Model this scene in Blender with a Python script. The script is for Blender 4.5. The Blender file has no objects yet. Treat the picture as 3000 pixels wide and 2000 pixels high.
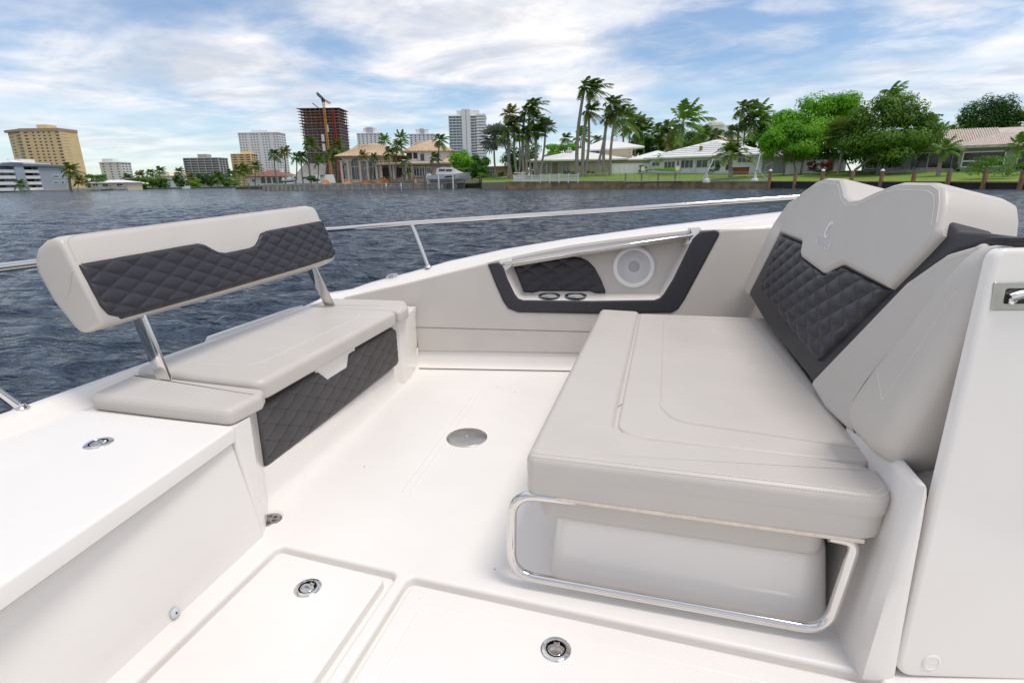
import bpy, bmesh, math, random
import numpy as np
from mathutils import Vector, Matrix
from mathutils.geometry import tessellate_polygon
R = math.radians
random.seed(7)
S = bpy.context.scene
COL = S.collection

# ------------------------------------------------------------------ camera
EYE = 1.30
FPX = 1563.0                      # focal length in pixels of the 3000 px wide photograph
YAW, PITCH, ROLL = R(15.3), R(16.63), R(0.8)
FWD = Vector((-math.sin(YAW)*math.cos(PITCH), math.cos(YAW)*math.cos(PITCH), -math.sin(PITCH)))
R0 = Vector((math.cos(YAW), math.sin(YAW), 0))
U0 = R0.cross(FWD)
RT = R0*math.cos(ROLL) - U0*math.sin(ROLL)
UP = R0*math.sin(ROLL) + U0*math.cos(ROLL)
HEAD = Vector((-math.sin(YAW), math.cos(YAW), 0))
cd = bpy.data.cameras.new('camera'); cam = bpy.data.objects.new('camera', cd); COL.objects.link(cam)
cd.sensor_width = 36; cd.lens = 36*FPX/3000; cd.clip_start = 0.02; cd.clip_end = 20000
cam.matrix_world = Matrix(((RT.x, UP.x, -FWD.x, 0), (RT.y, UP.y, -FWD.y, 0), (RT.z, UP.z, -FWD.z, EYE), (0, 0, 0, 1)))
S.camera = cam
S.render.resolution_x, S.render.resolution_y = 1024, 682

# ------------------------------------------------------------------ sky, sun, exposure
SUN_EL, SUN_AZ = R(70), R(95)     # azimuth clockwise from +Y
w = bpy.data.worlds.new('World'); S.world = w; w.use_nodes = True
nt = w.node_tree; nt.nodes.clear()
def N(t, **k):
    n = nt.nodes.new(t)
    for a, b in k.items(): setattr(n, a, b)
    return n
def L(a, b): nt.links.new(a, b)
def math_n(op, a, b=None, clamp=False):
    n = N('ShaderNodeMath', operation=op); n.use_clamp = clamp
    for i, v in enumerate((a, b)):
        if v is None: continue
        if isinstance(v, (int, float)): n.inputs[i].default_value = v
        else: L(v, n.inputs[i])
    return n.outputs[0]
out = N('ShaderNodeOutputWorld'); bg = N('ShaderNodeBackground'); L(bg.outputs[0], out.inputs[0])
bg.inputs[1].default_value = 0.11
sky = N('ShaderNodeTexSky', sky_type='NISHITA'); sky.sun_disc = False
sky.sun_elevation = SUN_EL; sky.sun_rotation = SUN_AZ
sky.air_density = 1.0; sky.dust_density = 0.15; sky.ozone_density = 2.0
tc = N('ShaderNodeTexCoord'); sep = N('ShaderNodeSeparateXYZ'); L(tc.outputs['Generated'], sep.inputs[0])
zc = math_n('MAXIMUM', math_n('ADD', sep.outputs[2], 0.10), 0.03)
px = math_n('DIVIDE', sep.outputs[0], zc); py = math_n('DIVIDE', sep.outputs[1], zc)
cmb = N('ShaderNodeCombineXYZ'); L(px, cmb.inputs[0]); L(py, cmb.inputs[1])
def cloud(scale, detail, rough, rot, stretch, off, lo, hi, dist=0.6):
    mp = N('ShaderNodeMapping'); L(cmb.outputs[0], mp.inputs[0])
    mp.inputs['Location'].default_value = off; mp.inputs['Rotation'].default_value = (0, 0, rot); mp.inputs['Scale'].default_value = stretch
    n = N('ShaderNodeTexNoise'); L(mp.outputs[0], n.inputs['Vector'])
    n.inputs['Scale'].default_value = scale; n.inputs['Detail'].default_value = detail
    n.inputs['Roughness'].default_value = rough; n.inputs['Distortion'].default_value = dist
    r = N('ShaderNodeMapRange', interpolation_type='SMOOTHSTEP'); L(n.outputs[0], r.inputs[0])
    r.inputs[1].default_value = lo; r.inputs[2].default_value = hi
    return r.outputs[0]
c1 = cloud(0.80, 9, 0.56, R(10), (1.0, 0.85, 1), (3.1, 1.7, 0), 0.36, 0.56, 0.25)
c2 = cloud(2.4, 9, 0.60, R(24), (0.85, 1.2, 1), (0.4, 5.2, 0), 0.40, 0.70, 0.3)
c3 = cloud(0.42, 4, 0.50, R(-20), (1.0, 0.8, 1), (8.3, 2.2, 0), 0.30, 0.55)
veil = math_n('MULTIPLY', c2, 0.50)
den = math_n('MAXIMUM', math_n('MULTIPLY', c1, math_n('ADD', math_n('MULTIPLY', c2, 0.35), 0.72)), veil, True)
den = math_n('MULTIPLY', den, math_n('ADD', math_n('MULTIPLY', c3, 0.65), 0.42), True)
low = N('ShaderNodeMapRange', interpolation_type='SMOOTHSTEP'); L(sep.outputs[2], low.inputs[0])
low.inputs[1].default_value = 0.0; low.inputs[2].default_value = 0.22; low.inputs[3].default_value = 0.55; low.inputs[4].default_value = 0.97
den = math_n('MULTIPLY', den, low.outputs[0], True)
den = math_n('ADD', math_n('MULTIPLY', den, 0.90), 0.10, True)      # thin high haze
shade = cloud(1.25, 8, 0.60, R(12), (0.8, 1.2, 1), (6.5, 9.1, 0), 0.38, 0.68)
ccol = N('ShaderNodeMix', data_type='RGBA'); L(shade, ccol.inputs['Factor'])
ccol.inputs['A'].default_value = (8.9, 8.6, 8.45, 1); ccol.inputs['B'].default_value = (5.6, 5.8, 6.3, 1)
sk = N('ShaderNodeMix', data_type='RGBA', blend_type='MULTIPLY'); sk.inputs['Factor'].default_value = 1
L(sky.outputs[0], sk.inputs['A']); sk.inputs['B'].default_value = (0.82, 0.95, 1.06, 1)
mx = N('ShaderNodeMix', data_type='RGBA'); L(den, mx.inputs['Factor']); L(sk.outputs['Result'], mx.inputs['A']); L(ccol.outputs['Result'], mx.inputs['B'])
L(mx.outputs['Result'], bg.inputs[0])
sd = bpy.data.lights.new('sun', 'SUN'); sun = bpy.data.objects.new('sun', sd); COL.objects.link(sun)
sd.energy = 1.75; sd.angle = R(18); sd.color = (1.0, 0.93, 0.84)
sdir = Vector((math.sin(SUN_AZ)*math.cos(SUN_EL), math.cos(SUN_AZ)*math.cos(SUN_EL), math.sin(SUN_EL)))
sun.rotation_euler = sdir.to_track_quat('Z', 'Y').to_euler(); sun.location = (0, 0, 60)
vs = S.view_settings; vs.view_transform = 'Standard'; vs.look = 'None'; vs.gamma = 1; vs.exposure = 0.22; vs.use_curve_mapping = False
S.render.engine = 'CYCLES'; S.cycles.max_bounces = 8

# ------------------------------------------------------------------ materials
MATS = {}
def mat(name, col, rough=0.5, metal=0.0, spec=0.5, noise=0.0, nscale=5.0, bump=0.0, bscale=200.0, coat=0.0, col2=None, detail=4, bdist=0.002, trans=0.0, wr=0.0):
    if name in MATS: return MATS[name]
    m = bpy.data.materials.new(name); m.use_nodes = True; t = m.node_tree; b = t.nodes['Principled BSDF']
    b.inputs['Base Color'].default_value = (*col, 1); b.inputs['Roughness'].default_value = rough; b.inputs['Metallic'].default_value = metal
    b.inputs['Specular IOR Level'].default_value = spec; b.inputs['Coat Weight'].default_value = coat
    if trans: b.inputs['Transmission Weight'].default_value = trans
    if noise or col2:
        co = t.nodes.new('ShaderNodeTexCoord'); n = t.nodes.new('ShaderNodeTexNoise'); n.inputs['Scale'].default_value = nscale; n.inputs['Detail'].default_value = detail
        t.links.new(co.outputs['Object'], n.inputs['Vector'])
        x = t.nodes.new('ShaderNodeMix'); x.data_type = 'RGBA'
        c2_ = col2 or tuple(c*(1-noise) for c in col)
        c1_ = col if col2 else tuple(min(1, c*(1+noise*0.6)) for c in col)
        rr = t.nodes.new('ShaderNodeMapRange'); t.links.new(n.outputs[0], rr.inputs[0]); rr.inputs[1].default_value = 0.3; rr.inputs[2].default_value = 0.7
        t.links.new(rr.outputs[0], x.inputs['Factor']); x.inputs['A'].default_value = (*c1_, 1); x.inputs['B'].default_value = (*c2_, 1)
        t.links.new(x.outputs['Result'], b.inputs['Base Color'])
    if bump:
        co = t.nodes.new('ShaderNodeTexCoord'); n = t.nodes.new('ShaderNodeTexNoise'); n.inputs['Scale'].default_value = bscale; n.inputs['Detail'].default_value = 3
        t.links.new(co.outputs['Object'], n.inputs['Vector'])
        bu = t.nodes.new('ShaderNodeBump'); bu.inputs['Strength'].default_value = bump; bu.inputs['Distance'].default_value = bdist
        t.links.new(n.outputs[0], bu.inputs['Height']); t.links.new(bu.outputs[0], b.inputs['Normal'])
        if wr:      # slow swell of stretched vinyl
            n2 = t.nodes.new('ShaderNodeTexNoise'); n2.inputs['Scale'].default_value = 7; n2.inputs['Detail'].default_value = 3; n2.inputs['Distortion'].default_value = 0.8
            t.links.new(co.outputs['Object'], n2.inputs['Vector']); b2 = t.nodes.new('ShaderNodeBump'); b2.inputs['Strength'].default_value = wr; b2.inputs['Distance'].default_value = 0.010
            t.links.new(n2.outputs[0], b2.inputs['Height']); t.links.new(b2.outputs[0], bu.inputs['Normal'])
    MATS[name] = m; return m
GEL = mat('white_gelcoat', (0.825, 0.790, 0.750), 0.20, noise=0.04, nscale=1.6, detail=8, coat=0.25, bump=0.03, bscale=9, bdist=0.01)
GELN = mat('white_nonskid_gelcoat', (0.840, 0.812, 0.778), 0.36, noise=0.045, nscale=1.8, detail=9, bump=0.10, bscale=420, bdist=0.001)
BEIGE = mat('beige_vinyl', (0.570, 0.532, 0.490), 0.40, noise=0.05, nscale=3, detail=6, bump=0.20, bscale=650, bdist=0.0014, wr=0.22)
DARK = mat('charcoal_vinyl', (0.026, 0.024, 0.031), 0.44, noise=0.10, nscale=8, bump=0.16, bscale=700, bdist=0.001)
DARKG = mat('grey_charcoal_vinyl', (0.062, 0.057, 0.060), 0.52, noise=0.18, nscale=9, bump=0.16, bscale=700, bdist=0.001)
THREAD = mat('pale_thread', (0.72, 0.69, 0.64), 0.7, noise=0.05, nscale=60)
DTHREAD = mat('black_thread', (0.010, 0.010, 0.011), 0.7, noise=0.05, nscale=60)
STEEL = mat('polished_steel', (0.74, 0.72, 0.70), 0.10, 1.0, noise=0.03, nscale=12)
BSTEEL = mat('brushed_steel', (0.52, 0.50, 0.48), 0.32, 1.0, noise=0.10, nscale=30)
DSTEEL = mat('dark_steel', (0.055, 0.052, 0.050), 0.35, 0.6, noise=0.1, nscale=30)
BLACK = mat('black_plastic', (0.012, 0.012, 0.013), 0.45, noise=0.1, nscale=30)
SPKW = mat('white_plastic', (0.84, 0.83, 0.84), 0.38, noise=0.02, nscale=20)
SPKG = mat('grey_plastic', (0.42, 0.42, 0.44), 0.4, noise=0.03, nscale=20)
CAULK = mat('dark_gasket', (0.12, 0.10, 0.085), 0.6, noise=0.1, nscale=20)

# ------------------------------------------------------------------ mesh helpers
def link(name, me, m, parent=None, smooth=True, ang=38):
    o = bpy.data.objects.new(name, me); COL.objects.link(o)
    if m is not None: me.materials.append(m)
    if smooth:
        me.shade_smooth(); me.set_sharp_from_angle(angle=R(ang))
    if parent is not None:
        o.parent = parent
        if parent.type == 'EMPTY': o.matrix_parent_inverse = Matrix.Translation(parent.location).inverted()
    return o
class MB:
    def __init__(s): s.v = []; s.f = []
    def add(s, v, f):
        k = len(s.v); s.v += [tuple(p) for p in v]; s.f += [tuple(i+k for i in q) for q in f]
    def box(s, c, d, M=None):
        x, y, z = d[0]/2, d[1]/2, d[2]/2
        v = [Vector((a*x, b*y, e*z)) for a in (-1, 1) for b in (-1, 1) for e in (-1, 1)]
        if M is not None: v = [M @ p for p in v]
        v = [p+Vector(c) for p in v]
        s.add(v, [(0, 1, 3, 2), (4, 6, 7, 5), (0, 4, 5, 1), (2, 3, 7, 6), (0, 2, 6, 4), (1, 5, 7, 3)])
    def loft(s, rings, cap0=True, cap1=True, closed=True):
        n = len(rings[0]); k = len(s.v)
        for r in rings: s.v += [tuple(p) for p in r]
        for i in range(len(rings)-1):
            for j in range(n if closed else n-1):
                a, b = j, (j+1) % n
                s.f.append((k+i*n+a, k+i*n+b, k+(i+1)*n+b, k+(i+1)*n+a))
        if cap0: s.f.append(tuple(k+j for j in range(n))[::-1])
        if cap1: s.f.append(tuple(k+(len(rings)-1)*n+j for j in range(n)))
    def tube(s, path, r, n=10, caps=True, r1=None):
        P = [Vector(p) for p in path]; m = len(P)
        if m < 2: return
        T = []
        for i in range(m):
            t = (P[min(i+1, m-1)]-P[max(i-1, 0)]); T.append(t.normalized())
        up = Vector((0, 0, 1)) if abs(T[0].z) < 0.9 else Vector((1, 0, 0))
        u = T[0].cross(up).normalized(); rings = []
        for i in range(m):
            u = (u - T[i]*u.dot(T[i])).normalized(); v = T[i].cross(u)
            rr = r if r1 is None else r+(r1-r)*i/(m-1)
            rings.append([P[i]+(u*math.cos(2*math.pi*j/n)+v*math.sin(2*math.pi*j/n))*rr for j in range(n)])
        s.loft(rings, caps, caps)
    def lathe(s, prof, c=(0, 0, 0), n=32, F=None, cap0=False, cap1=False):
        rings = []
        for r, z in prof:
            ring = []
            for j in range(n):
                a = 2*math.pi*j/n; p = Vector((r*math.cos(a), r*math.sin(a), z))
                ring.append(F.p(c[0]+p.x, c[1]+p.y, c[2]+p.z) if F else Vector(c)+p)
            rings.append(ring)
        s.loft(rings, cap0, cap1)
    def build(s, name, m, parent=None, smooth=True, ang=38):
        me = bpy.data.meshes.new(name); me.from_pydata(s.v, [], s.f); me.update()
        return link(name, me, m, parent, smooth, ang)
class Fr:
    def __init__(s, o, e1, e2, e3=None):
        s.o = Vector(o); s.e1 = Vector(e1).normalized(); s.e2 = Vector(e2).normalized()
        s.e3 = Vector(e3).normalized() if e3 else s.e1.cross(s.e2).normalized()
    def p(s, a, b, c=0.0): return s.o+s.e1*a+s.e2*b+s.e3*c
WORLD = Fr((0, 0, 0), (1, 0, 0), (0, 1, 0))
def area(p): return sum(p[i][0]*p[(i+1) % len(p)][1]-p[(i+1) % len(p)][0]*p[i][1] for i in range(len(p)))/2
def ccw(p): return list(p) if area(p) > 0 else list(p)[::-1]
def rpoly(pts, r, seg=6):
    """polygon with filleted corners; r a number or one per corner"""
    pts = [Vector((p[0], p[1])) for p in pts]; n = len(pts); o = []
    rs = r if isinstance(r, (list, tuple)) else [r]*n
    for i in range(n):
        a, b, c = pts[i-1], pts[i], pts[(i+1) % n]; d1 = (a-b); d2 = (c-b); l1, l2 = d1.length, d2.length
        d1.normalize(); d2.normalize(); dot = max(-0.9999, min(0.9999, d1.dot(d2))); an = math.acos(dot)
        if rs[i] <= 1e-5 or an > math.pi-0.03: o.append((b.x, b.y)); continue
        t = min(rs[i]/math.tan(an/2), l1*0.48, l2*0.48); rad = t*math.tan(an/2)
        p1 = b+d1*t; p2 = b+d2*t; ctr = b+(d1+d2).normalized()*(rad/math.sin(an/2))
        a1 = math.atan2(p1.y-ctr.y, p1.x-ctr.x); a2 = math.atan2(p2.y-ctr.y, p2.x-ctr.x); da = (a2-a1+math.pi) % (2*math.pi)-math.pi
        for k in range(seg+1):
            q = a1+da*k/seg; o.append((ctr.x+rad*math.cos(q), ctr.y+rad*math.sin(q)))
    return o
def offset(p, d):
    """inward offset of a ccw polygon"""
    n = len(p); o = []
    for i in range(n):
        a, b, c = Vector(p[i-1]), Vector(p[i]), Vector(p[(i+1) % n])
        e1 = (b-a); e2 = (c-b)
        if e1.length < 1e-9: e1 = e2
        if e2.length < 1e-9: e2 = e1
        e1 = e1.normalized(); e2 = e2.normalized()
        n1 = Vector((-e1.y, e1.x)); n2 = Vector((-e2.y, e2.x)); m = (n1+n2)
        if m.length < 1e-6: m = n1
        m.normalize(); k = d/max(0.35, m.dot(n1)); o.append((b.x+m.x*k, b.y+m.y*k))
    return o
def circle(c, r, n=28): return [(c[0]+r*math.cos(2*math.pi*i/n), c[1]+r*math.sin(2*math.pi*i/n)) for i in range(n)]
def densify(p, d):
    o = []
    for i in range(len(p)):
        a, b = Vector(p[i]), Vector(p[(i+1) % len(p)]); k = max(1, int((b-a).length/d))
        for j in range(k): q = a.lerp(b, j/k); o.append((q.x, q.y))
    return o
def slab(mb, poly, z0, z1, rt=0.005, rb=0.0, F=WORLD, seg=5, holes=(), bottom=True, drop=0.02):
    """extruded polygon with rounded top and bottom edges; holes go down by drop"""
    poly = ccw(poly); rings = []
    if rb > 0:
        for k in range(seg+1):
            a = math.pi/2*k/seg; rings.append((rb*(1-math.sin(a)), z0+rb*(1-math.cos(a))))
    else: rings.append((0, z0))
    if rt > 0:
        for k in range(seg+1):
            a = math.pi/2*k/seg; rings.append((rt*(1-math.cos(a)), z1-rt*(1-math.sin(a))))
        rings.append((rt*1.03+0.0008, z1))
    else: rings.append((0, z1))
    last = None; rr = []
    for d, z in rings:
        q = offset(poly, d) if d > 0 else poly
        rr.append([F.p(x, y, z) for x, y in q]); last = q
    mb.loft(rr, bottom, not holes)
    if holes:
        hs = [ccw(h)[::-1] for h in holes]
        pl = [[Vector((x, y, 0)) for x, y in last]]+[[Vector((x, y, 0)) for x, y in h] for h in hs]
        flat = [p for l in pl for p in l]
        tr = tessellate_polygon(pl); vv = [F.p(p.x, p.y, z1) for p in flat]; ff = []
        for t in tr:
            a, b, c = (flat[i] for i in t)
            ff.append(t if (b-a).cross(c-a).z > 0 else t[::-1])
        mb.add(vv, ff)
        for h in hs:
            mb.loft([[F.p(x, y, z1) for x, y in h], [F.p(x, y, z1-drop) for x, y in h]], False, False)
def fillet(path, r, seg=6):
    P = [Vector(p) for p in path]; o = [P[0]]
    for i in range(1, len(P)-1):
        a, b, c = P[i-1], P[i], P[i+1]; d1 = (a-b); d2 = (c-b); l1, l2 = d1.length, d2.length; d1.normalize(); d2.normalize()
        an = math.acos(max(-0.9999, min(0.9999, d1.dot(d2))))
        if an > math.pi-0.02: o.append(b); continue
        t = min(r/math.tan(an/2), l1*0.49, l2*0.49); p1 = b+d1*t; p2 = b+d2*t
        for k in range(seg+1):
            s_ = k/seg; o.append(p1*(1-s_)**2+b*2*s_*(1-s_)+p2*s_**2)
    o.append(P[-1]); return o
def stitches(mb, path, step=0.0075, ln=0.0048, wd=0.0016, ht=0.0012):
    P = [Vector(p) for p in path]; acc = 0.0
    for a, b in zip(P, P[1:]):
        d = b-a; l = d.length
        if l < 1e-6: continue
        t = d.normalized(); s0 = -acc
        while s0 < l:
            if s0 >= 0:
                c = a+t*(s0+ln/2); up = Vector((0, 0, 1)) if abs(t.z) < 0.8 else Vector((1, 0, 0)); u = t.cross(up).normalized(); v = t.cross(u)
                q = [c+t*(i*ln/2)+u*(j*wd/2)+v*(k*wd/2) for i in (-1, 1) for j in (-1, 1) for k in (-1, 1)]
                mb.add(q, [(0, 1, 3, 2), (4, 6, 7, 5), (0, 4, 5, 1), (2, 3, 7, 6), (0, 2, 6, 4), (1, 5, 7, 3)])
            s0 += step
        acc = l-(s0-step) if s0 > 0 else acc+l
        acc = step-(s0-l) if s0 > l else 0
def interp(tab):
    xs = [t[0] for t in tab]; ys = [t[1] for t in tab]
    return lambda x: float(np.interp(x, xs, ys))
def quilt(name, m, F, x0, x1, yb, yt, sx, sy, depth, thick, nx, ny, parent, roll=0.02, base=0.0, skew=None, ph=(0, 0), back=0.02, power=0.45):
    """padded diamond-stitched panel: a height field between two outline curves"""
    mb = MB(); V = []
    for i in range(nx+1):
        x = x0+(x1-x0)*i/nx; b, t = yb(x), yt(x)
        for j in range(ny+1):
            v = j/ny; y = b+(t-b)*v; xx = x+(skew(x, y) if skew else 0)
            p = (xx+ph[0])/sx; q = (y+ph[1])/sy
            h = (abs(math.sin(math.pi*(p+q)/1.0))*abs(math.sin(math.pi*(p-q)/1.0)))**power
            h *= 0.86+0.28*((math.sin(math.floor(p+q)*12.9898+math.floor(p-q)*78.233)*43758.5453) % 1.0)
            e = min(y-b, t-y, xx-x0 if not skew else (x-x0), (x1-x)); e = max(0, min(1, e/roll)); er = math.sqrt(max(0, 1-(1-e)**2))
            V.append(F.p(xx, y, base+thick*er+depth*h*er))
    f = [(i*(ny+1)+j, (i+1)*(ny+1)+j, (i+1)*(ny+1)+j+1, i*(ny+1)+j+1) for i in range(nx) for j in range(ny)]
    mb.add(V, f)
    rim = [i*(ny+1) for i in range(nx+1)]+[nx*(ny+1)+j for j in range(1, ny+1)]+[i*(ny+1)+ny for i in range(nx-1, -1, -1)]+[j for j in range(ny-1, 0, -1)]
    rv = [V[i] for i in rim]; mb.loft([[p-F.e3*back for p in rv], rv], True, False)
    return mb.build(name, m, parent, ang=60)
def quilt_lines(name, m, F, x0, x1, yb, yt, sx, sy, z, ph, parent, w=0.0016, dash=True, right=None):
    """thread running in the diamond seams of a quilt"""
    mb = MB()
    for sgn in (1, -1):
        for k in range(-80, 80):
            pts = []
            for i in range(90):
                y = -0.1+0.7*i/89; x = sx*(k-sgn*(y+ph[1])/sy)-ph[0]
                r = x1 if right is None else right(y)
                if x0+0.012 < x < r-0.012 and yb(x)+0.012 < y < yt(x)-0.012: pts.append(F.p(x, y, z))
                elif len(pts) > 2: break
                else: pts = []
            if len(pts) > 2:
                if dash: stitches(mb, pts, 0.011, 0.007, w)
                else: mb.tube(pts, w, 4)
    o = mb.build(name, m, parent); o['kind'] = 'stuff'; return o
def tag(o, label=None, cat=None, group=None, kind=None):
    if label: o['label'] = label
    if cat: o['category'] = cat
    if group: o['group'] = group
    if kind: o['kind'] = kind
    return o
def thing(name, label, cat, loc=(0, 0, 0), group=None):
    o = bpy.data.objects.new(name, None); COL.objects.link(o); o.location = loc; o.empty_display_size = 0.1
    return tag(o, label, cat, group)
def one(name, fn, m, root=None, smooth=True, ang=38):
    mb = MB(); fn(mb); return mb.build(name, m, root, smooth, ang)

# ================================================================== THE BOAT WE STAND ON
ZW = -0.15                                  # water level; the cockpit floor is z = 0
def rect(x0, x1, y0, y1): return [(x0, y0), (x1, y0), (x1, y1), (x0, y1)]
# ---- cockpit floor with two sunken hatch openings and a drain
H1 = [(-1.312, -0.75), (-0.806, -0.75), (-0.806, 1.392), (-1.312, 1.418)]
H2 = [(-0.760, -0.75), (0.66, -0.75), (0.66, 1.345), (-0.760, 1.388)]
DRAIN = (-1.462, 1.552)
def floor(mb):
    pl = [(-1.75, -1.0), (1.8, -1.0), (1.8, 3.98), (-1.75, 3.40)]
    hs = [rpoly(H1, 0.03), rpoly(H2, 0.03), circle(DRAIN, 0.046)]
    # the openings have a soft rolled edge, so cut them larger and roll down
    cut = [offset(ccw(h), -0.014) for h in hs[:2]]+[offset(ccw(hs[2]), -0.01)]
    slab(mb, pl, -0.12, 0.0, 0.0, 0, holes=cut, drop=0.0)
    for h, c in zip(hs, cut):
        h = ccw(h); rr = []
        for k in range(7):
            a = math.pi/2*k/6; d = -0.014*(1-math.sin(a)) if h is not hs[2] else -0.01*(1-math.sin(a))
            rr.append([WORLD.p(x, y, -0.014*(1-math.cos(a))) for x, y in offset(h, d)])
        rr.append([WORLD.p(x, y, -0.034) for x, y in h])
        mb.loft(rr[::-1], True, False)
fl = one('deck_floor', floor, GELN); tag(fl, 'white moulded cockpit floor of the boat', kind='structure')
def cove(mb):
    # a soft raised moulding line crossing the floor towards the far side
    for dx, hh in ((0, 0.0035), (0.035, 0.0025)):
        pts = [(-1.015+dx, 1.86, 0), (-1.045+dx, 2.45, 0), (-1.075+dx, 3.05, 0)]
        mb.tube([Vector(p)+Vector((0, 0, hh-0.009)) for p in pts], 0.009, 10)
one('floor_ridge', cove, GELN, fl)
def specks(mb):
    rng = random.Random(5)
    for k in range(15):
        x, y = rng.uniform(-1.35, 0.5), rng.uniform(0.9, 3.3); r = rng.uniform(0.0012, 0.0026)
        if -0.45 < x and y > 1.4: continue
        mb.lathe([(r*1.3, 0), (r, r*0.8), (0.0004, r)], (x, y, 0.0), 6)
tag(one('grit', specks, mat('brown_grit', (0.12, 0.075, 0.035), 0.8, noise=0.2, nscale=50), fl), kind='stuff')

# ---- flush pull latches
def latch(root, F, s=1.0):
    """round flush latch: flange, dark cup, hinged ring pull with its oval eye"""
    r = 0.0445*s
    rim = one('flange', lambda mb: mb.lathe([(r*0.66, -0.004), (r*0.66, 0.0035), (r*0.70, 0.0050), (r*0.92, 0.0040), (r, 0.0010), (r, -0.002)], n=40, F=F), STEEL, root)
    one('cup', lambda mb: mb.lathe([(r*0.67, 0.0020), (r*0.66, -0.010), (r*0.45, -0.020), (0.001, -0.022)], n=32, F=F), DSTEEL, rim)
    def pull(mb):
        out = [(r*0.55*math.cos(a), r*0.55*math.sin(a)) for a in [math.pi*0.93+math.pi*1.14*k/26 for k in range(27)]]
        out += [(r*0.40, r*0.26), (r*0.22, r*0.32), (r*0.20, r*0.52), (-r*0.20, r*0.52), (-r*0.22, r*0.32), (-r*0.40, r*0.26)]
        eye = [(r*0.44*math.cos(2*math.pi*k/24), -r*0.16+r*0.27*math.sin(2*math.pi*k/24)) for k in range(24)]
        slab(mb, out, -0.003, 0.0028, 0.0012, 0, F, 3, holes=[eye], drop=0.006)
    one('ring_pull', pull, STEEL, rim)
    one('pivot', lambda mb: mb.tube([F.p(-r*0.17, r*0.50, 0.003), F.p(-r*0.13, r*0.34, 0.0035), F.p(0, r*0.28, 0.0036), F.p(r*0.13, r*0.34, 0.0035), F.p(r*0.17, r*0.50, 0.003)], r*0.055, 6), BSTEEL, rim)
    one('keyhole', lambda mb: mb.lathe([(r*0.12, -0.021), (r*0.12, -0.014), (0.0005, -0.013)], (0, -r*0.2, 0), 12, F), BSTEEL, rim)
    return rim
def latch_frame(x, y, z, ang): return Fr((x, y, z), (math.cos(ang), math.sin(ang), 0), (-math.sin(ang), math.cos(ang), 0))
hz = 0.001
h1 = thing('deck_hatch', 'narrow white deck hatch next to the storage locker, with round steel latch', 'hatch', (-1.06, 0.6, -0.034))
HF1 = latch_frame(-1.067, 1.250, hz, R(-14))
one('hatch_panel', lambda mb: slab(mb, rpoly([(-1.284, -0.72), (-0.836, -0.72), (-0.836, 1.358), (-1.284, 1.386)], 0.022), -0.034, hz, 0.007, 0, holes=[circle((-1.067, 1.250), 0.034)], drop=0.022), GELN, h1)
latch(h1, HF1)
h2 = thing('deck_hatch', 'wide white deck hatch in the foreground centre, below the steel seat frame', 'hatch', (-0.05, 0.5, -0.034))
HF2 = latch_frame(-0.213, 1.214, hz, R(4))
hp2 = one('hatch_panel', lambda mb: slab(mb, rpoly([(-0.732, -0.72), (0.632, -0.72), (0.632, 1.312), (-0.732, 1.354)], 0.022), -0.034, hz, 0.007, 0, holes=[circle((-0.213, 1.214), 0.034)], drop=0.022), GELN, h2)
latch(h2, HF2)
def hatch_line(mb):
    p = rpoly(offset(ccw([(-0.732, -0.72), (0.632, -0.72), (0.632, 1.312), (-0.732, 1.354)]), 0.07), 0.06)
    mb.tube([(x, y, hz-0.0022) for x, y in p]+[(p[0][0], p[0][1], hz-0.0022)], 0.0032, 8)
one('moulded_line', hatch_line, GELN, hp2)
# ---- floor fittings
tp = thing('table_base', 'round brushed steel table socket plate screwed to the middle of the floor', 'deck plate', (-0.918, 2.42, 0))
PF = latch_frame(-0.918, 2.42, 0, R(20))
pl = one('plate', lambda mb: mb.lathe([(0.108, 0.0), (0.108, 0.0035), (0.104, 0.0062), (0.0005, 0.0068)], n=56, F=PF), BSTEEL, tp)
for k in range(6):
    a = 2*math.pi*k/6+0.4
    one('screw', lambda mb: mb.lathe([(0.0062, 0.005), (0.0060, 0.0078), (0.003, 0.0086), (0.0025, 0.0078), (0.0004, 0.0076)], (0.092*math.cos(a), 0.092*math.sin(a), 0), 10, PF), STEEL, pl)
one('socket_cap', lambda mb: mb.lathe([(0.0125, 0.006), (0.012, 0.0092), (0.006, 0.0098), (0.005, 0.008), (0.0004, 0.008)], n=20, F=PF), STEEL, tp)
dr = thing('floor_drain', 'round steel drain grate in the floor at the corner of the locker', 'drain', (DRAIN[0], DRAIN[1], -0.03))
DF = Fr((DRAIN[0], DRAIN[1], -0.011), (math.cos(0.5), math.sin(0.5), 0), (-math.sin(0.5), math.cos(0.5), 0))
def grate(mb):
    hs = []
    for k in range(6):
        a0 = 2*math.pi*k/6+0.17; a1 = 2*math.pi*(k+1)/6-0.17
        hs.append([(0.031*math.cos(a0+(a1-a0)*i/5), 0.031*math.sin(a0+(a1-a0)*i/5)) for i in range(6)]+[(0.013*math.cos(a1-0.1), 0.013*math.sin(a1-0.1)), (0.013*math.cos(a0+0.1), 0.013*math.sin(a0+0.1))])
    slab(mb, circle((0, 0), 0.0445, 40), 0, 0.006, 0.003, 0, DF, 4, holes=hs, drop=0.005)
one('grate', grate, BSTEEL, dr)
one('drain_pipe', lambda mb: mb.lathe([(0.034, -0.001), (0.033, -0.018), (0.0005, -0.019)], n=24, F=DF), BLACK, dr)

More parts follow.
